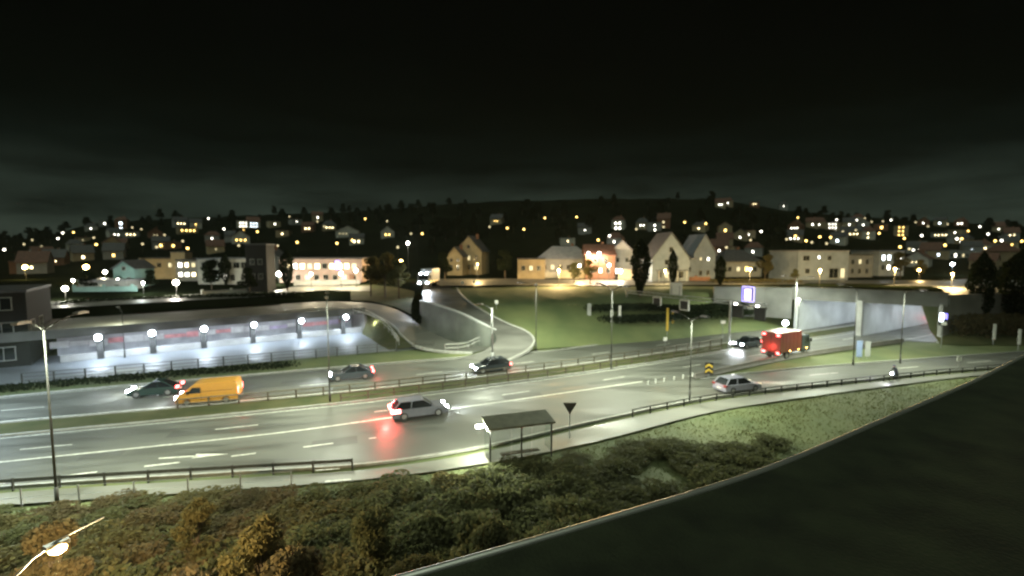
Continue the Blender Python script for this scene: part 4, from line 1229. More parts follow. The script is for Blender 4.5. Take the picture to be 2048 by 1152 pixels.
# right of the ramp
house('villa', 'orange-lit villa with steep gables above the upper traffic island', spot(946, 547, 6.6), R(-12), 8.2, 9, 7.0, 'gable', 4.6, 'wall_cream', 'roof_slate', row(3, 7, 2.2, .9, 1.5, [G, G, WD]) + row(3, 7, 5.0, .9, 1.4, [G, WD, G]) + [('f', 0, 8.4, .8, 1.1, G)], door=-2, porch=True)
house('villa_wing', 'low side wing of the orange-lit villa on its left', spot(917, 549, 6.6), R(-12), 4.6, 7, 5.6, 'gable', 2.6, 'wall_cream', 'roof_slate', row(2, 4, 2.2, .8, 1.5, G) + row(2, 4, 4.4, .8, 1.0, G), cat='house')
house('house', 'pale house with a flat grey upper box above the long garden wall', spot(1064, 556, 6.5), R(-6), 7.0, 8, 5.0, 'flat', 0, 'wall_sand', 'roof_slate', row(3, 6, 2.8, .9, 1.2, [G, WD, G]), chimney=False)
house('house', 'grey gabled house with hipped roof behind the lit garden wall', spot(1128, 553, 6.5), R(-5), 15, 9, 5.0, 'hip', 3.6, 'wall_grey', 'roof_zinc', row(6, 13, 2.8, 1.0, 1.3, [G, WD, G]))
house('brick_house', 'rosy brick house under two pink-white street lamps', spot(1196, 556, 6.5), R(-3), 7.5, 9, 6.2, 'gable', 2.6, 'wall_brick', 'roof_tile', row(3, 6, 2.2, .9, 1.2, [G, WW, G]) + row(2, 5, 4.8, .9, 1.2, G), axis='x')
house('house', 'grey clipped-gable house left of the nearest tall cypress', spot(1238, 555, 6.5), R(-3), 7.5, 9, 6.2, 'gable', 3.6, 'wall_grey', 'roof_zinc', row(2, 5, 2.0, .9, 1.2, [WH, G]) + row(2, 5, 4.9, .9, 1.2, G))
house('gabled_house', 'house with a tall pointed pale gable and cream porch front between two cypresses', spot(1326, 560, 6.5), R(2), 9.0, 10, 5.6, 'gable', 6.0, 'wall_blue', 'roof_slate', row(4, 7, 1.6, .9, 1.5, [G, WD, G, G]) + row(2, 4, 4.6, .9, 1.2, G) + [('f', 0, 7.6, .9, 1.2, G)], porch=True, chimney=False)
house('gabled_house', 'blue-grey house with a slender pointed gable right of the cream-porched one', spot(1392, 556, 6.5), R(4), 5.8, 9, 6.6, 'gable', 4.8, 'wall_blue', 'roof_zinc', row(2, 4, 1.6, .8, 1.3, G) + row(2, 4, 5.2, .6, .8, [WD, WH]), chimney=False)
house('annexe', 'low blue-grey annexe between the two pointed gables', spot(1366, 557, 6.5), R(3), 3.8, 7, 5.2, 'flat', 0, 'wall_blue', 'roof_zinc', [('f', 0, 2.6, .9, 1.2, G)], chimney=False, cat='house')
house('house', 'low pale house with a dark hipped roof and yellow-lit corner', spot(1466, 552, 6.5), R(6), 11.5, 9, 4.2, 'hip', 3.4, 'wall_white', 'roof_slate', row(4, 10, 2.2, 1.0, 1.3, [G, WD, WY, G]))
house('modern_house', 'box-shaped pale modern house with a yellow-lit ground floor', spot(1614, 557, 6.6), R(10), 14.5, 10, 7.0, 'flat', 0, 'wall_blue', 'roof_zinc', [('f', -5, 5.4, 1.8, 1.2, G), ('f', -1.4, 5.6, .6, .7, WH), ('f', 1.6, 5.4, 1.0, 1.1, G), ('f', 3.0, 1.6, 2.6, 2.4, G), ('f', 5.6, 1.6, 1.2, 2.4, WD), ('f', -4.5, 2.2, 1.2, 1.2, G)], chimney=False)
house('house', 'narrow pale house right of the box-shaped modern one', spot(1690, 552, 6.6), R(10), 8.5, 9, 6.0, 'flat', 0, 'wall_grey', 'roof_slate', row(3, 7, 4.2, .9, 1.3, [G, WD, G]) + row(3, 7, 1.6, .9, 1.3, G), chimney=False)
house('white_building', 'white block with bright bluish windows above the tunnel', spot(1752, 548, 6.8), R(12), 9.0, 9, 6.8, 'flat', 0, 'wall_white', 'roof_zinc', row(4, 8, 5.0, 1.0, 1.5, [WC, WC, G, WH]) + row(4, 8, 2.2, 1.0, 1.4, [G, WH, G, WC]), chimney=False, cat='building')
house('low_building', 'long low building beside the lit street climbing to the right', spot(1888, 522, 9.0), R(16), 22, 10, 5.0, 'flat', 0, 'wall_grey', 'roof_slate', row(8, 20, 2.6, 1.3, 1.4, [G, WD, G, WH]), chimney=False, cat='building')
house('house', 'dim house with a hipped roof behind the tall right-hand cypress', spot(2004, 528, 8.5), R(18), 9, 9, 5.0, 'hip', 3.0, 'wall_sand', 'roof_tile', row(3, 8, 2.4, 1.0, 1.3, [G, WY, G]))
# dark building at the left frame edge
p = at(36, 748, 0)
t = house('dark_building', 'dark three-storey building with pale window frames at the left frame edge', (p.x - 11.8, p.y + 5.5, 0), R(34), 13.5, 12, 8.9, 'flat', 0, 'wall_dark', 'roof_slate',
      row(4, 12, 1.6, 2.0, 1.6, G) + row(4, 12, 4.6, 2.0, 1.5, G) + row(4, 12, 7.6, 2.0, 1.5, G) + [('r', -4, 4.6, 1.6, 1.5, G), ('r', 0, 4.6, 1.6, 1.5, G)], chimney=False, cat='building')
# garden walls along the upper street
def garden_wall(pa, pb, h, material, label):
    a, b = Vector(pa), Vector(pb); d = b - a
    t = thing('garden_wall', label, 'wall', a, math.atan2(d.y, d.x))
    MB().box((d.length / 2, 0, h / 2 - .3), (d.length, .3, h + .6)).build('wall_face', material, t)
    MB().box((d.length / 2, 0, h + .05), (d.length + .1, .42, .12)).build('coping', 'concrete', t)
    for k in range(int(d.length // 5) + 1):
        MB().box((k * 5, -.02, h / 2 + .1), (.45, .42, h + .5)).build('pier', material, t)
    return t
garden_wall(at(1058, 556, 6.5), at(1118, 556, 6.5), 1.7, 'wall_white', 'short whitewashed garden wall left of the yellow-lit one')
garden_wall(at(1119, 557, 6.5), at(1204, 557, 6.5), 2.2, 'wall_cream', 'long cream garden wall glowing yellow under the street lamps')
garden_wall(at(1238, 559, 6.5), at(1300, 560, 6.5), 2.6, 'wall_sand', 'pale garden wall behind the nearest tall cypress')
garden_wall(at(1350, 562, 6.5), at(1420, 562, 6.5), 1.0, 'wall_brick', 'low reddish wall before the blue-grey gabled house')
garden_wall(at(590, 571, 6.0), at(720, 568, 6.1), 1.0, 'wall_grey', 'low grey wall in front of the long pale building')
garden_wall(at(150, 590, 5.2), at(275, 588, 5.2), 1.6, 'wall_turquoise', 'low greenish wall before the turquoise house')
garden_wall(at(405, 590, 5.2), at(500, 583, 5.4), .7, 'wall_white', 'low white kerb wall below the white flat-roofed building')

# ------------------------------------------------------------------ lanterns at bright bulbs, and sodium lamps for the lit upper street
lantern(1177, 507, 122, 7.0, 'pink-white street lamp left of its twin above the rosy brick house', 'lamp_white', (1, .72, .48), 700, .38)
lantern(1198, 507, 122, 7.0, 'pink-white street lamp right of its twin above the rosy brick house', 'lamp_white', (1, .72, .48), 700, .38)
lantern(1159, 531, 116, 4.0, 'low street lamp over the long cream garden wall', 'lamp_white', SODC, 900, .3)
lantern(1218, 530, 118, 4.2, 'low white lamp by the house left of the big cypress', 'lamp_white', (1, .80, .55), 500, .34)
lantern(1241, 542, 116, 3.0, 'bright low lamp touching the big cypress', 'lamp_white', (1, .86, .62), 450, .42)
lantern(1118, 540, 101, 3.8, 'sodium lamp over the yellow-lit upper street left of the cream wall', 'lamp_sodium', SODC, 3000, .22)  # this sodium row stands close to the mound so its light reaches the grass
lantern(1330, 541, 103, 3.8, 'sodium lamp before the cream porch of the pointed gable', 'lamp_sodium', (1, .76, .36), 800, .2)
lantern(1500, 538, 102, 3.8, 'sodium lamp at the low pale house with yellow corner', 'lamp_sodium', SODC, 1300, .22)
lantern(1640, 540, 100, 3.8, 'sodium lamp before the box-shaped modern house', 'lamp_sodium', SODC, 1300, .2)
lantern(1790, 538, 96, 3.8, 'sodium lamp on the upper street above the tunnel', 'lamp_sodium', SODC, 1300, .22)
lantern(1905, 548, 92, 3.8, 'sodium lamp on the upper street left of the tall right cypress', 'lamp_sodium', SODC, 1300, .22)
lantern(1838, 540, 118, 2.5, 'small low yellow lamp at the foot of the climbing street', 'lamp_sodium', SODC, 300, .3)
lantern(1905, 528, 140, 4.0, 'blue-white lamp standing in for car headlights on the climbing street', 'lamp_cold', (.7, .8, 1), 500, .4)  # lantern globe in place of a car's bluish headlights
lantern(955, 528, 118, 5.0, 'sodium lamp in front of the orange-lit villa', 'lamp_sodium', SODC, 1100, .16)
lantern(802, 522, 118, 6.0, 'orange lamp above the autumn trees beside the ramp', 'lamp_sodium', SODC, 900, .34)
lantern(816, 486, 150, 10.0, 'white lamp on a tall mast above the ramp head', 'lamp_white', (1, .95, .8), 900, .4)
lantern(682, 547, 104, 4.5, 'bright warm lamp before the long pale building, its middle one', 'lamp_white', (1, .84, .55), 600, .36)
lantern(622, 548, 104, 4.5, 'bright warm lamp before the long pale building, its left one', 'lamp_white', (1, .84, .55), 600, .30)
lantern(712, 541, 106, 4.5, 'bright warm lamp before the long pale building, its right one', 'lamp_white', (1, .84, .55), 500, .38)
lantern(558, 548, 108, 4.5, 'big white lamp right of the dark tower block', 'lamp_white', (1, .95, .75), 600, .55)
lantern(490, 552, 108, 3.6, 'white lamp before the white flat-roofed building', 'lamp_white', (1, .95, .75), 450, .26)
lantern(352, 565, 92, 4.0, 'large white lamp below the cream stair tower', 'lamp_white', (1, .92, .78), 500, .5)
lantern(286, 566, 92, 3.6, 'small white lamp beside the turquoise house', 'lamp_white', (.9, 1, .9), 300, .24)
lantern(236, 560, 96, 4.0, 'warm lamp left of the turquoise house', 'lamp_white', (1, .9, .6), 400, .30)
lantern(172, 534, 110, 6.0, 'large orange street lamp on the left behind the gallery', 'lamp_sodium', SODC, 1100, .55)
lantern(50, 534, 120, 6.0, 'large orange street lamp above the dark left building', 'lamp_sodium', SODC, 900, .5)
lantern(130, 577, 84, 4.0, 'white lamp just right of the dark left building', 'lamp_white', (1, .96, .8), 300, .42)
lantern(146, 561, 96, 4.0, 'small white lamp below the large orange street lamp', 'lamp_white', (1, .96, .8), 150, .26)
lantern(210, 544, 104, 5.0, 'white-yellow lamp right of the large orange street lamp', 'lamp_white', (1, .9, .6), 250, .36)
lantern(1598, 599, 72, 5.5, 'small bright lamp beside the pale lamp post at the tunnel', 'lamp_led', LEDC, 200, .16)
lantern(1571, 646, 76, 4.2, 'blue-white lamp above the red truck beside the tunnel wall', 'lamp_cold', (.75, .85, 1), 200, .38)
lantern(752, 642, 78, 1.6, 'small white bollard lamp high on the bank by the handrail', 'lamp_led', (1, 1, .9), 60, .14)
lantern(838, 697, 68, .8, 'small white bollard lamp at the ramp edge', 'lamp_led', (1, 1, .9), 30, .12)

# ------------------------------------------------------------------ houses up the hillside, seen as lit windows
ORD = ['first', 'second', 'third', 'fourth', 'fifth', 'sixth', 'seventh', 'eighth', 'ninth', 'tenth', 'eleventh', 'twelfth', 'thirteenth', 'fourteenth', 'fifteenth', 'sixteenth', 'seventeenth',
       'eighteenth', 'nineteenth', 'twentieth', 'twenty-first', 'twenty-second', 'twenty-third', 'twenty-fourth', 'twenty-fifth', 'twenty-sixth', 'twenty-seventh', 'twenty-eighth', 'twenty-ninth', 'thirtieth',
       'thirty-first', 'thirty-second', 'thirty-third', 'thirty-fourth', 'thirty-fifth', 'thirty-sixth']
FAR = [  # px, py, windows (columns, rows), colour, window size in metres
    (200, 447, 1, 1, WH, 2.2), (236, 452, 1, 2, WC, 3.0), (253, 469, 3, 1, WW, 1.5), (173, 457, 1, 1, WH, 1.6), (219, 469, 2, 1, WH, 1.4), (136, 496, 1, 1, WW, 2.0), (225, 494, 1, 1, WW, 1.8),
    (211, 497, 1, 2, WW, 1.5), (215, 513, 1, 1, WY, 1.9), (148, 517, 1, 1, WW, 1.9), (66, 518, 1, 1, WW, 1.6), (92, 526, 2, 1, WW, 1.2), (26, 556, 1, 1, WW, 1.4), (48, 556, 1, 1, WW, 1.4), (155, 480, 1, 1, WD, 1.2),
    (311, 492, 1, 1, WY, 2.2), (333, 493, 1, 1, WY, 2.0), (352, 447, 3, 1, WW, 1.6), (366, 461, 4, 1, WY, 1.9), (384, 452, 1, 2, WY, 1.5), (417, 477, 1, 1, WH, 1.5), (480, 449, 3, 2, WH, 1.4), (500, 450, 3, 2, WC, 1.3),
    (473, 481, 3, 1, WY, 1.7), (456, 478, 1, 1, WH, 1.5), (541, 448, 1, 1, WH, 1.7), (561, 468, 1, 1, WW, 1.7), (585, 443, 1, 1, WH, 1.3), (630, 435, 1, 1, WH, 1.8), (612, 457, 2, 1, WW, 1.7), (653, 455, 3, 1, WW, 1.4),
    (690, 468, 6, 1, WD, 1.3), (709, 484, 2, 1, WW, 1.7), (772, 470, 2, 1, WY, 1.7), (420, 500, 1, 1, WD, 1.2), (300, 470, 2, 1, WD, 1.2), (994, 442, 2, 1, WY, 1.2), (1241, 452, 2, 2, WH, 2.0), (1311, 456, 1, 2, WH, 1.7),
    (1332, 450, 1, 2, WD, 2.2), (1288, 451, 2, 1, WH, 1.3), (1235, 485, 1, 1, WH, 1.6), (1136, 484, 1, 1, WW, 1.2), (1171, 461, 1, 1, WH, 1.2), (1445, 409, 2, 1, WH, 1.5), (1461, 406, 1, 1, WH, 1.5), (1514, 408, 2, 1, WW, 1.3), (1571, 412, 1, 1, WH, 1.5),
    (1407, 457, 1, 1, WW, 1.6), (1455, 461, 1, 1, WY, 2.2), (1456, 487, 1, 1, WH, 1.8), (1446, 504, 1, 1, WH, 1.6), (1464, 504, 1, 1, WH, 1.6), (1489, 476, 1, 1, WH, 1.6), (1504, 470, 1, 1, WH, 2.2), (1517, 506, 1, 1, WH, 1.6),
    (1600, 456, 3, 1, WH, 1.3), (1598, 478, 3, 1, WH, 1.3), (1632, 449, 1, 1, WH, 1.8), (1647, 449, 1, 1, WH, 1.8), (1676, 455, 3, 3, WH, 1.3), (1706, 449, 1, 1, WH, 1.7), (1724, 440, 1, 1, WH, 2.0), (1733, 450, 1, 1, WH, 1.7),
    (1713, 468, 5, 1, WW, 1.3), (1745, 471, 1, 2, WW, 1.5), (1688, 482, 1, 1, WC, 2.2), (1770, 455, 1, 1, WY, 2.6), (1812, 466, 2, 4, WY, 1.5), (1856, 446, 1, 1, WH, 1.5), (1890, 446, 1, 1, WC, 2.2), (1932, 447, 2, 1, WH, 1.7), (1896, 470, 4, 1, WW, 1.3),
    (1925, 465, 1, 1, WH, 1.5), (1923, 482, 1, 1, WH, 1.6), (1940, 484, 1, 1, WH, 1.7), (2005, 458, 1, 1, WH, 1.6), (2034, 471, 2, 1, WW, 1.6), (1957, 502, 1, 1, WC, 1.8), (1975, 498, 4, 1, WW, 1.4), (2011, 497, 1, 1, WC, 1.9), (2030, 490, 2, 1, WY, 1.4),
    (1847, 502, 2, 1, WH, 1.4), (1878, 511, 1, 1, WH, 1.5), (1893, 512, 1, 1, WC, 1.5), (1855, 528, 3, 1, WW, 1.0), (1990, 534, 1, 1, WC, 1.3)]
CN = {WH: 'white', WC: 'bluish', WW: 'warm', WY: 'yellow', WD: 'dim'}
NUM = ['no', 'one', 'two', 'three', 'four', 'five', 'six', 'seven', 'eight', 'nine', 'ten', 'eleven', 'twelve']
bands = {}
rng = random.Random(21)
far_px = []
for (px, py, nc, nr, pane, ws) in sorted(FAR):
    hl = 'upper' if py < 463 else ('middle' if py < 500 else 'lower')
    zone = 'above the gallery' if px < 860 else ('above the gables' if px < 1540 else 'above the tunnel')
    bk = (hl, zone)
    bands[bk] = bands.get(bk, 0) + 1
    base = hill_hit(px, py + 7)
    dist = min(base.y, 400)
    gz = hill_z(base.x, base.y)
    c = atd(px, py, base.y)
    zw = max(2.0, c.z - gz)
    W_ = max(7.0, nc * (ws * .75 + .7) + 2.5); He_ = zw + nr * ws * .6 + .8
    nwin = nc * nr
    lab = 'far house with %s %s lit window%s, %s from left on %s hillside %s' % (NUM[nwin], CN[pane], '' if nwin == 1 else 's', ORD[bands[bk] - 1], hl, zone)
    wins = []
    for i in range(nc):
        for j in range(nr):
            wins.append(('f', (i - (nc - 1) / 2) * (ws * .75 + .7) + rng.uniform(-.1, .1), zw + (j - (nr - 1) / 2) * (ws + .8), ws * .5, ws * .62, pane))
    rk = rng.choice(['gable', 'gable', 'hip', 'flat'])
    wm = rng.choice(['wall_grey', 'wall_sand', 'wall_brick', 'wall_white', 'wall_cream'])
    rz = -math.atan2(c.x, c.y) + rng.uniform(-.25, .25)
    house('hillside_house', lab, (c.x, c.y + 4 * 1.0, gz), rz, W_, 8, He_, rk, rng.uniform(2.2, 3.4), wm, rng.choice(['roof_slate', 'roof_tile']), wins, chimney=rng.random() < .5, axis=rng.choice('xxy'), group='houses up the dark hillside')
    far_px.append((px, py, c.y, nc * 4 + 6))

# street lamps along the hillside lanes: small warm dots in loose rows
rng = random.Random(77)
lm = {}
for nm_, lens_ in (('warm', 'win_yellow'), ('white', 'win_white'), ('pale', 'win_dim')):
    lm[nm_] = MB().ball((0, 0, 5.0), .5, n=8, m=6).mesh('lantern_globe', lens_, smooth=True)
pole_m = MB().tube((0, 0, -1), (0, 0, 4.6), .08, .06, 5).mesh('pole', 'steel_dark')
zones = ((0, 330, 18, 'above the gallery left end'), (330, 860, 20, 'above the long pale building'), (960, 1540, 14, 'above the gables'), (1560, 2048, 38, 'above the tunnel'))
for x0, x1, cnt_, zn in zones:
    for k in range(cnt_):
        px = x0 + (x1 - x0) * (k + rng.uniform(.1, .9)) / cnt_
        lo = max(ridge_z(px) + 8, 438)
        py = lo + (514 - lo) * rng.random() ** 1.2
        p = hill_hit(px, py + 6)
        c_ = rng.choice(['warm', 'warm', 'white', 'pale', 'pale'])
        t = thing('lantern_lamp', 'small %s street lamp dot on the dark hillside %s' % (c_, zn), 'street lamp', (p.x, p.y - 3, hill_z(p.x, p.y - 3)), 0, '%s lamp dots %s' % (c_, zn))
        link('pole', pole_m, t); g_ = link('lantern_globe', lm[c_], t)
        far_px.append((px, py, p.y, 4))

# ------------------------------------------------------------------ trees and shrubs
def leaf_cloud(seed, n, size, point):
    """n small leaf faces spread through a volume given by point(rng) -> (pos, scale)"""
    rng = random.Random(seed)
    mb_ = MB()
    for _ in range(n):
        p, sc = point(rng)
        s = size * sc * rng.uniform(.6, 1.3)
        u = Vector((rng.gauss(0, 1), rng.gauss(0, 1), rng.gauss(0, .7))).normalized()
        v = u.orthogonal().normalized()
        v = Matrix.Rotation(rng.uniform(0, 6.28), 3, u) @ v
        w_ = u.cross(v)
        mb_.add([p - v * s, p + w_ * s * .55, p + v * s, p - w_ * s * .55], [(0, 1, 2, 3)])
    return mb_
def clump_points(seed, clumps):
    """clumps: list of (centre, radius xyz)"""
    def f(rng):
        c, r = rng.choice(clumps)
        while True:
            q = Vector((rng.uniform(-1, 1), rng.uniform(-1, 1), rng.uniform(-1, 1)))
            if .25 < q.length < 1: break
        q = q.normalized() * (q.length ** .45)
        return Vector((c[0] + q.x * r[0], c[1] + q.y * r[1], c[2] + q.z * r[2])), 1.0
    return f
def shrub_mesh(seed, mat_, h=2.2, r=1.6, n=3000, leaf=.13):
    rng = random.Random(seed)
    cl = []
    for _ in range(14):
        a = rng.uniform(0, 6.28); d = rng.uniform(0, .9) * r
        z = h * rng.uniform(.3, .86) * (1 - .35 * d / r)
        rr = r * rng.uniform(.28, .5)
        cl.append(((math.cos(a) * d, math.sin(a) * d, z), (rr, rr, rr * .8)))
    return leaf_cloud(seed, n, leaf, clump_points(seed, cl)).mesh('crown', mat_, fix=False)
def stems_mesh(seed, h, r, k=5):
    rng = random.Random(seed); mb_ = MB()
    for _ in range(k):
        a = rng.uniform(0, 6.28)
        mb_.tube((rng.uniform(-.1, .1), rng.uniform(-.1, .1), -.2), (math.cos(a) * r * .5, math.sin(a) * r * .5, h * .75), .05, .015, 5)
    return mb_.mesh('stem', 'bark')
def tree_mesh(seed, mat_, h, r, n, leaf, trunk_h):
    rng = random.Random(seed); cl = []; tb = MB()
    tb.tube((0, 0, -.5), (0, 0, trunk_h), h * .024, h * .018, 7)
    tb.tube((0, 0, trunk_h), (rng.uniform(-.2, .2), rng.uniform(-.2, .2), h * .8), h * .018, h * .006, 6)
    for _ in range(15):
        a = rng.uniform(0, 6.28); t_ = rng.uniform(0, 1); d = r * (1 - t_ * .65) * rng.uniform(.25, .85)
        z = trunk_h + (h - trunk_h) * (.1 + .8 * t_)
        rr = r * rng.uniform(.25, .42)
        cl.append(((math.cos(a) * d, math.sin(a) * d, z), (rr, rr, rr * .75)))
        tb.tube((0, 0, trunk_h * .9 + (z - trunk_h) * .4), (math.cos(a) * d, math.sin(a) * d, z), h * .008, h * .003, 4)
    return leaf_cloud(seed, n, leaf, clump_points(seed, cl)).mesh('crown', mat_, fix=False), tb.mesh('trunk', 'bark')
def cypress_mesh(seed, mat_, h, r, n, leaf):
    def f(rng):
        t_ = rng.random() ** .8
        prof = r * (math.sin(min(1, (t_ + .06) * 1.5) * math.pi / 2) if t_ < .6 else math.cos((t_ - .6) / .4 * math.pi / 2) ** .8) * (1 + .12 * math.sin(t_ * 23 + seed))
        a = rng.uniform(0, 6.28); d = prof * rng.uniform(.55, 1.05)
        return Vector((math.cos(a) * d, math.sin(a) * d, .3 + t_ * (h - .3))), 1.0
    tb = MB().tube((0, 0, -.4), (0, 0, h * .8), .16, .03, 6)
    return leaf_cloud(seed, n, leaf, f).mesh('crown', mat_, fix=False), tb.mesh('trunk', 'bark')
def plant(name, label, cat, loc, crown, stem, rz=0.0, sc=1.0, group=None, stemname='trunk'):
    t = thing(name, label, cat, loc, rz, group)
    t.scale = (sc, sc, sc) if not isinstance(sc, tuple) else sc
    link('crown', crown, t); link(stemname, stem, t)
    return t

# near thicket below the road
SH = {}
for k, (nm, mt) in enumerate((('autumn', 'leaf_autumn'), ('rust', 'leaf_rust'), ('green', 'leaf_green'), ('autumn2', 'leaf_autumn'), ('green2', 'leaf_green'))):
    SH[nm] = (shrub_mesh(50 + k, mt), stems_mesh(50 + k, 2.2, 1.5))
def fp_edge(x):
    k = min(range(len(FP1)), key=lambda i: abs(FP1[i].x - x)); return FP1[k].y
rng = random.Random(5)
cnt = 0
y = 10.5
while y < 34:
    x = -34.0
    while x < 22:
        X = x + rng.uniform(-.9, .9); Y = y + rng.uniform(-.8, .8)
        gap = fp_edge(X) - Y
        px = 1024 + FPX * X / Y
        edge_roof = 7.9 + (X + 1.6) * .59
        lamp_clear = (Vector((X, Y)) - Vector((hp.x, hp.y))).length
        if gap > 1.1 and -250 < px < 1560 and Y > edge_roof + 2.2 and (X < 7 or rng.random() < .45) and lamp_clear > 1.0:
            hgt = min(2.0, .45 + .12 * gap) * rng.uniform(.8, 1.2)
            if X > 3: hgt *= .6
            sc = hgt / 2.0
            pick = rng.choice(['autumn', 'rust', 'autumn2', 'green'] if px < 560 else (['green', 'green2', 'autumn', 'green', 'green2'] if px < 1000 else ['green', 'green2', 'green2', 'green']))
            colr = {'a': 'ochre', 'r': 'russet', 'g': 'green'}[pick[0]]
            zone = 'thicket beside the sodium lamp' if px < 560 else ('middle of the thicket below the road' if px < 1000 else 'loose scrub below the bus shelter')
            plant('shrub', 'leafy %s autumn shrub in the %s' % (colr, zone), 'shrub', (X, Y, -.12), SH[pick][0], SH[pick][1], rng.uniform(0, 6.28), (sc * .55 + .75, sc * .55 + .75, sc * rng.uniform(.8, 1.25)), '%s shrubs in the %s' % (colr, zone), 'stem')
            cnt += 1
        x += 1.75
    y += 1.5
print('shrubs', cnt)

# taller autumn trees around the near lamp
NT = [tree_mesh(90 + k, m_, 5, 1.7, 5200, .13, 1.0) for k, m_ in enumerate(('leaf_autumn', 'leaf_rust', 'leaf_green'))]
for k, (X, Y, h_, m_, lab) in enumerate(((-6.6, 13.6, 5.0, 1, 'russet tree low at the frame bottom right of the warm lamp'), (-3.2, 14.6, 4.4, 0, 'ochre tree at the frame bottom left of the roof edge'),
        (-9.3, 16.6, 4.3, 0, 'ochre tree behind the warm near lamp'), (-5.6, 18.0, 3.8, 2, 'green tree in the thicket beyond the warm lamp'), (-16.4, 16.2, 4.4, 1, 'russet tree left of the warm near lamp'), (-0.8, 17.4, 3.6, 2, 'green tree in the middle of the thicket near the roof edge'), (-13.6, 19.6, 3.4, 0, 'small ochre tree between the warm lamp and the dark lamp post'))):
    plant('tree', lab, 'tree', (X, Y, -.1), NT[m_][0], NT[m_][1], k * 1.7, h_ / 5)
# cypresses
CY = [cypress_mesh(70, 'leaf_dark', 10, 1.7, 4200, .22), cypress_mesh(71, 'leaf_dark', 10, 1.3, 3200, .2)]
def cyp(px, py, z, top, label, k=0, wd=1.0):
    p = at(px, py, z); tz = atd(px, top, p.y).z
    s = (tz - z) / 10
    plant('cypress_tree', label, 'tree', p, CY[k][0], CY[k][1], px * .1, (wd, wd, s))
cyp(1280, 590, 6.1, 478, 'broad dark cypress standing before the pale garden wall', 0, 1.0)
cyp(1345, 574, 6.5, 500, 'slim dark cypress before the blue-grey gable', 1, .75)
cyp(1440, 572, 6.5, 512, 'slim dark cypress before the low pale house', 1, .9)
cyp(1957, 660, 1.4, 505, 'tall dark cypress rising from the brown hedge', 0, 1.0)
cyp(2034, 662, 1.4, 500, 'broad dark conifer at the frame edge beside the tall cypress', 0, 1.5)
cyp(575, 578, 6.0, 500, 'pointed grey-green conifer left of the long pale building', 1, 1.1)
cyp(452, 572, 6.0, 508, 'pointed conifer at the corner of the white flat-roofed building', 1, .8)
# autumn trees beside the ramp
TR = [tree_mesh(80 + k, m_, 8, 3.0, 2600, .24, 2.2) for k, m_ in enumerate(('leaf_autumn', 'leaf_green', 'leaf_dark', 'leaf_dark'))]
for k, (px, py, z, top, m_, lab) in enumerate(((742, 588, 5.4, 515, 0, 'ochre tree on the grass by the ramp, left of three'), (770, 590, 5.3, 508, 0, 'ochre tree on the grass by the ramp, middle of three'), (798, 592, 5.2, 520, 1, 'green tree on the grass by the ramp, right of three'),
                                       (1180, 568, 6.5, 520, 0, 'yellow-lit tree before the grey hipped house'), (1148, 566, 6.5, 524, 1, 'dark bush-like tree over the garden wall'), (1530, 562, 6.6, 510, 0, 'autumn tree left of the box-shaped modern house'),
                                       (1590, 566, 6.6, 538, 1, 'small bushy tree before the box-shaped modern house'), (1800, 556, 6.6, 505, 0, 'autumn tree right of the white block'), (1840, 556, 6.8, 520, 0, 'sodium-lit autumn tree at the climbing street'), (890, 560, 6.5, 505, 2, 'dark tree left of the orange-lit villa'), (1010, 558, 6.5, 500, 2, 'dark tree right of the orange-lit villa'),
                                       (180, 590, 5.0, 540, 2, 'dark tree beyond the gallery left of the turquoise house'), (300, 582, 5.4, 540, 2, 'dark tree between the turquoise house and the cream building'), (424, 585, 5.4, 520, 2, 'dark tree between the lit block and white building'), (500, 590, 5.0, 535, 2, 'dark tree before the dark tower block'))):
    p = at(px, py, z); s = (atd(px, top, p.y).z - z) / 8
    plant('tree', lab, 'tree', p, TR[m_][0], TR[m_][1], k * 1.3, (s * 1.05, s * 1.05, s))
# hedges
def hedge(label, pts, h, wd, mat_, n, leaf=.2, seed=1):
    base = pts[0].copy(); rngh = random.Random(seed)
    q = resample(pts, .5)
    def f(r):
        p = r.choice(q); a = r.uniform(0, 6.28); d = wd * math.sqrt(r.random())
        return Vector((p.x - base.x + math.cos(a) * d, p.y - base.y + math.sin(a) * d, p.z - base.z + h * (r.random() ** .6) * (1 - .3 * (d / wd) ** 2))), 1.0
    t = thing('hedge', label, 'hedge', base)
    leaf_cloud(seed, n, leaf, f).build('foliage', mat_, t, fix=False)
    return t
hedge('brown-green hedge at the foot of the tall right cypresses', curve(pz((1900, 672, .8), (1950, 672, .9), (2060, 672, .9)), 6), 3.6, 1.8, 'leaf_rust', 6000, .2, 1)
hedge('dark hedge along the back edge of the gallery roof', curve(pz((120, 618, 4.1), (300, 608, 4.1), (480, 601, 4.2), (600, 597, 4.3)), 8), 1.5, 1.1, 'leaf_dark', 7000, .2, 2)
hedge('dark hedge at the top end of the curved wall', curve(pz((834, 648, 1.7), (832, 620, 3.4), (838, 600, 4.8)), 6), 1.6, .8, 'leaf_dark', 2200, .18, 3)
hedge('dark bushes covering the slope under the gantry', curve(pz((1190, 622, 4.0), (1280, 618, 4.2), (1380, 622, 3.6), (1480, 614, 3.8)), 8), 1.0, 2.2, 'leaf_dark', 6000, .2, 4)
hedge('dark bushes lower down the grass slope below the gantry signs', curve(pz((1215, 644, 2.5), (1300, 642, 2.4), (1400, 636, 2.6), (1500, 628, 2.4)), 8), 1.1, 2.0, 'leaf_dark', 6000, .2, 14)
hedge('low yellow-lit hedge along the upper street before the gabled houses', curve(pz((1420, 566, 6.55), (1500, 566, 6.55), (1600, 567, 6.55)), 6), 1.0, .5, 'leaf_autumn', 1800, .16, 5)
hedge('dark scrub strip on the verge between fence and far carriageway', z3(offset(clipx(OE, -62, -25), 3.0), -.1), .7, 1.1, 'leaf_dark', 5000, .14, 6)
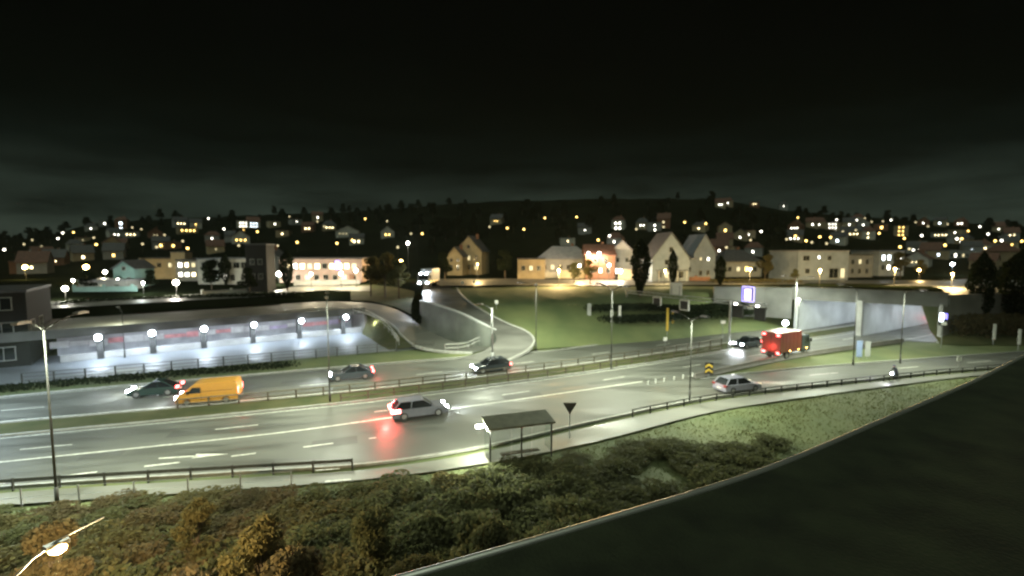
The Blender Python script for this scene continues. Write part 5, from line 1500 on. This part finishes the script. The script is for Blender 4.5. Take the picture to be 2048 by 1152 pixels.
# dark trees up the hillside
rng = random.Random(9)
n_t = 0
for k in range(420):
    px = rng.uniform(-40, 2090)
    py = rng.uniform(ridge_z(px) + 2, 512)
    p = hill_hit(px, py)
    if p.y > 448: continue
    hgt = rng.uniform(6, 11)
    top = py - hgt * FPX / p.y
    half = hgt * .40 * FPX / p.y
    if any(abs(px - a) < half + w_ and top < b + 6 and py > b - 4 and p.y < dd + 2 for a, b, dd, w_ in far_px): continue
    gz = hill_z(p.x, p.y)
    s = hgt / 8
    m_ = rng.choice([2, 3, 3, 2])
    side_ = 'left' if px < 700 else ('middle' if px < 1400 else 'right')
    plant('tree', 'dark tree among the unlit woods of the %s hillside' % side_, 'tree', (p.x, p.y, gz - .3), TR[m_][0], TR[m_][1], rng.uniform(0, 6.28), s, 'dark trees on the %s hillside' % side_)
    n_t += 1
    if n_t >= 190: break
print('trees', n_t)

# ------------------------------------------------------------------ cyclist on the footpath
p = at(1789, 763, .03); crz = heading(FP1, p) + math.pi
bk = thing('bicycle', 'bicycle with a bright front lamp on the pale footpath', 'bicycle', p, crz)
for x in (-.52, .52):
    w_ = MB()
    for k in range(18):
        a, b = k * 2 * math.pi / 18, (k + 1) * 2 * math.pi / 18
        w_.tube((x + .33 * math.cos(a), 0, .34 + .33 * math.sin(a)), (x + .33 * math.cos(b), 0, .34 + .33 * math.sin(b)), .022, n=5)
    wh = w_.build('wheel', 'rubber', bk)
    sp = MB()
    for k in range(8):
        a = k * math.pi / 4
        sp.tube((x, 0, .34), (x + .32 * math.cos(a), 0, .34 + .32 * math.sin(a)), .006, n=3)
    sp.build('spokes', 'rim_metal', wh)
MB().path([Vector((-.52, 0, .34)), Vector((-.16, 0, .82)), Vector((.34, 0, .86)), Vector((-.02, 0, .32)), Vector((-.16, 0, .82))], .02).tube((-.52, 0, .34), (-.02, 0, .32), .016).tube((.34, 0, .86), (.52, 0, .34), .02).build('frame', 'paint_dark', bk)
MB().tube((.34, 0, .86), (.30, 0, 1.02), .018).tube((.30, -.28, 1.04), (.30, .28, 1.04), .016).build('handlebar', 'steel_dark', bk)
MB().box((-.20, 0, .90), (.26, .15, .06)).build('saddle', 'black_plastic', bk)
MB().box((-.02, 0, .32), (.06, .3, .05)).build('pedals', 'black_plastic', bk)
MB().ball((.46, 0, .92), .10).build('front_lamp', 'head_light', bk, smooth=True)
lamp_light(bk, (.6, 0, .9), 'SPOT', 120, (.9, .9, 1), .05, 80, .6, rot=(0, R(-75), 0))
pe = thing('person', 'cyclist in dark jacket and trousers riding along the pale footpath', 'person', p, crz)
J = {'pelvis': (-.18, 0, .98), 'chest': (.02, 0, 1.36), 'neck': (.10, 0, 1.52), 'head': (.15, 0, 1.64), 'top': (.16, 0, 1.78),
     'ls': (.05, .19, 1.43), 'le': (.20, .24, 1.20), 'lh': (.32, .25, 1.06), 'rs': (.05, -.19, 1.43), 're': (.20, -.24, 1.20), 'rh': (.32, -.25, 1.06),
     'lhip': (-.16, .10, .96), 'lk': (.20, .12, .78), 'la': (.02, .12, .40), 'lt': (.16, .12, .34), 'rhip': (-.16, -.10, .96), 'rk': (.12, -.12, .62), 'ra': (-.08, -.12, .24), 'rt': (.08, -.12, .20)}
RAD = {'pelvis': .15, 'chest': .16, 'neck': .06, 'head': .10, 'top': .08, 'ls': .07, 'le': .05, 'lh': .04, 'rs': .07, 're': .05, 'rh': .04, 'lhip': .10, 'lk': .07, 'la': .05, 'lt': .04, 'rhip': .10, 'rk': .07, 'ra': .05, 'rt': .04}
E = [('pelvis', 'chest'), ('chest', 'neck'), ('neck', 'head'), ('head', 'top'), ('chest', 'ls'), ('ls', 'le'), ('le', 'lh'), ('chest', 'rs'), ('rs', 're'), ('re', 'rh'), ('pelvis', 'lhip'), ('lhip', 'lk'), ('lk', 'la'), ('la', 'lt'), ('pelvis', 'rhip'), ('rhip', 'rk'), ('rk', 'ra'), ('ra', 'rt')]
nm = list(J); me = bpy.data.meshes.new('body'); me.from_pydata([J[k] for k in nm], [(nm.index(a), nm.index(b)) for a, b in E], [])
me.materials.append(M('cloth_dark'))
ob = link('body', me, pe)
ob.modifiers.new('Skin', 'SKIN')
if me.skin_vertices:
    for i, k in enumerate(nm):
        me.skin_vertices[0].data[i].radius = (RAD[k], RAD[k])
    me.skin_vertices[0].data[0].use_root = True
sm = ob.modifiers.new('Subdivision', 'SUBSURF'); sm.levels = 1; sm.render_levels = 2
MB().ball((.17, 0, 1.70), .135, 1.1, .9, .8).build('helmet', 'cloth_blue', pe, smooth=True)
MB().ball((.22, 0, 1.63), .085, .8, .85, 1.15).build('face', 'skin', pe, smooth=True)

# ------------------------------------------------------------------ our own building: roof edge below the camera
ZR = 8.2
edge = [at(px, py, ZR) for px, py in ((560, 1222), (830, 1150), (1170, 1052), (1525, 942), (1750, 848), (1950, 762), (2060, 706), (2200, 640))]
edge = curve(edge, 6)
own = thing('office_building', 'dark flat roof with a thin bright metal edge in the lower right corner', 'building', (0, 0, 0))
inner = [Vector((60, 6, ZR)), Vector((60, -14, ZR)), Vector((-10, -14, ZR)), Vector((edge[0].x - .6, -2, ZR))]
poly = list(edge) + inner
mb = MB(); n = len(poly)
mb.v = [(p.x, p.y, ZR - .02) for p in poly] + [(p.x, p.y, -.3) for p in poly]
mb.f = [tuple(range(n))] + [(k, (k + 1) % n, n + (k + 1) % n, n + k) for k in range(n)]
mb.build('wall', 'wall_dark', own)
ins = offset(edge, -.10)
mb = MB(); pr_ = list(ins) + inner; mb.v = [(p.x, p.y, ZR + .012) for p in pr_]; mb.f = [tuple(range(n))]
mb.build('roof', 'roof_felt', own)
mb = MB()
ring = [(.085 * math.cos(t_), .085 * math.sin(t_)) for t_ in [R(-40 + 26 * q_) for q_ in range(11)]]
m = len(edge); ed = dirs(edge)
for k in range(m):
    nx, ny = -ed[k].y, ed[k].x
    for (u_, v_) in ring: mb.v.append((edge[k].x + nx * u_, edge[k].y + ny * u_, ZR + v_))
for k in range(m - 1):
    for j in range(10): mb.f.append((k * 11 + j, (k + 1) * 11 + j, (k + 1) * 11 + j + 1, k * 11 + j + 1))
mb.build('edge_flashing', 'flashing', own, smooth=True)

# ------------------------------------------------------------------ rough grass on the slope below the footpath
rng = random.Random(31)
mb = MB()
k = 0
while k < 40000:
    Y = rng.uniform(9, 56); X = rng.uniform(-34, 56)
    if not (-40 < 1024 + FPX * X / Y < 2100): continue
    if Y > fp_edge(X) - .15 or Y < 7.9 + (X + 1.6) * .59 + .5: continue
    hh = rng.uniform(.05, .17); a = rng.uniform(0, 6.28); wd = rng.uniform(.03, .07)
    lx, ly = rng.uniform(-.15, .15), rng.uniform(-.15, .15)
    mb.add([(X - math.cos(a) * wd, Y - math.sin(a) * wd, -.16), (X + math.cos(a) * wd, Y + math.sin(a) * wd, -.16), (X + lx, Y + ly, -.12 + hh)], [(0, 1, 2)])
    k += 1
g = mb.build('grass', 'grass_dry', fix=False)
tag(g, 'rough grass on the slope between the footpath and the roof edge', 'grass', kind='stuff')

# ------------------------------------------------------------------ damp night air
hz = MB().box((0, 480, 37), (1700, 1080, 78))
hm = bpy.data.materials.new('damp_air'); hm.use_nodes = True
ht = hm.node_tree; ht.nodes.clear()
ho = ht.nodes.new('ShaderNodeOutputMaterial'); hv = ht.nodes.new('ShaderNodeVolumePrincipled')
hv.inputs['Density'].default_value = 0.0001
hv.inputs['Color'].default_value = (0.76, 0.98, 0.84, 1)
hv.inputs['Anisotropy'].default_value = 0.3
ht.links.new(hv.outputs[0], ho.inputs['Volume'])
MATS['damp_air'] = hm
h = hz.build('haze', 'damp_air')
h['kind'] = 'stuff'
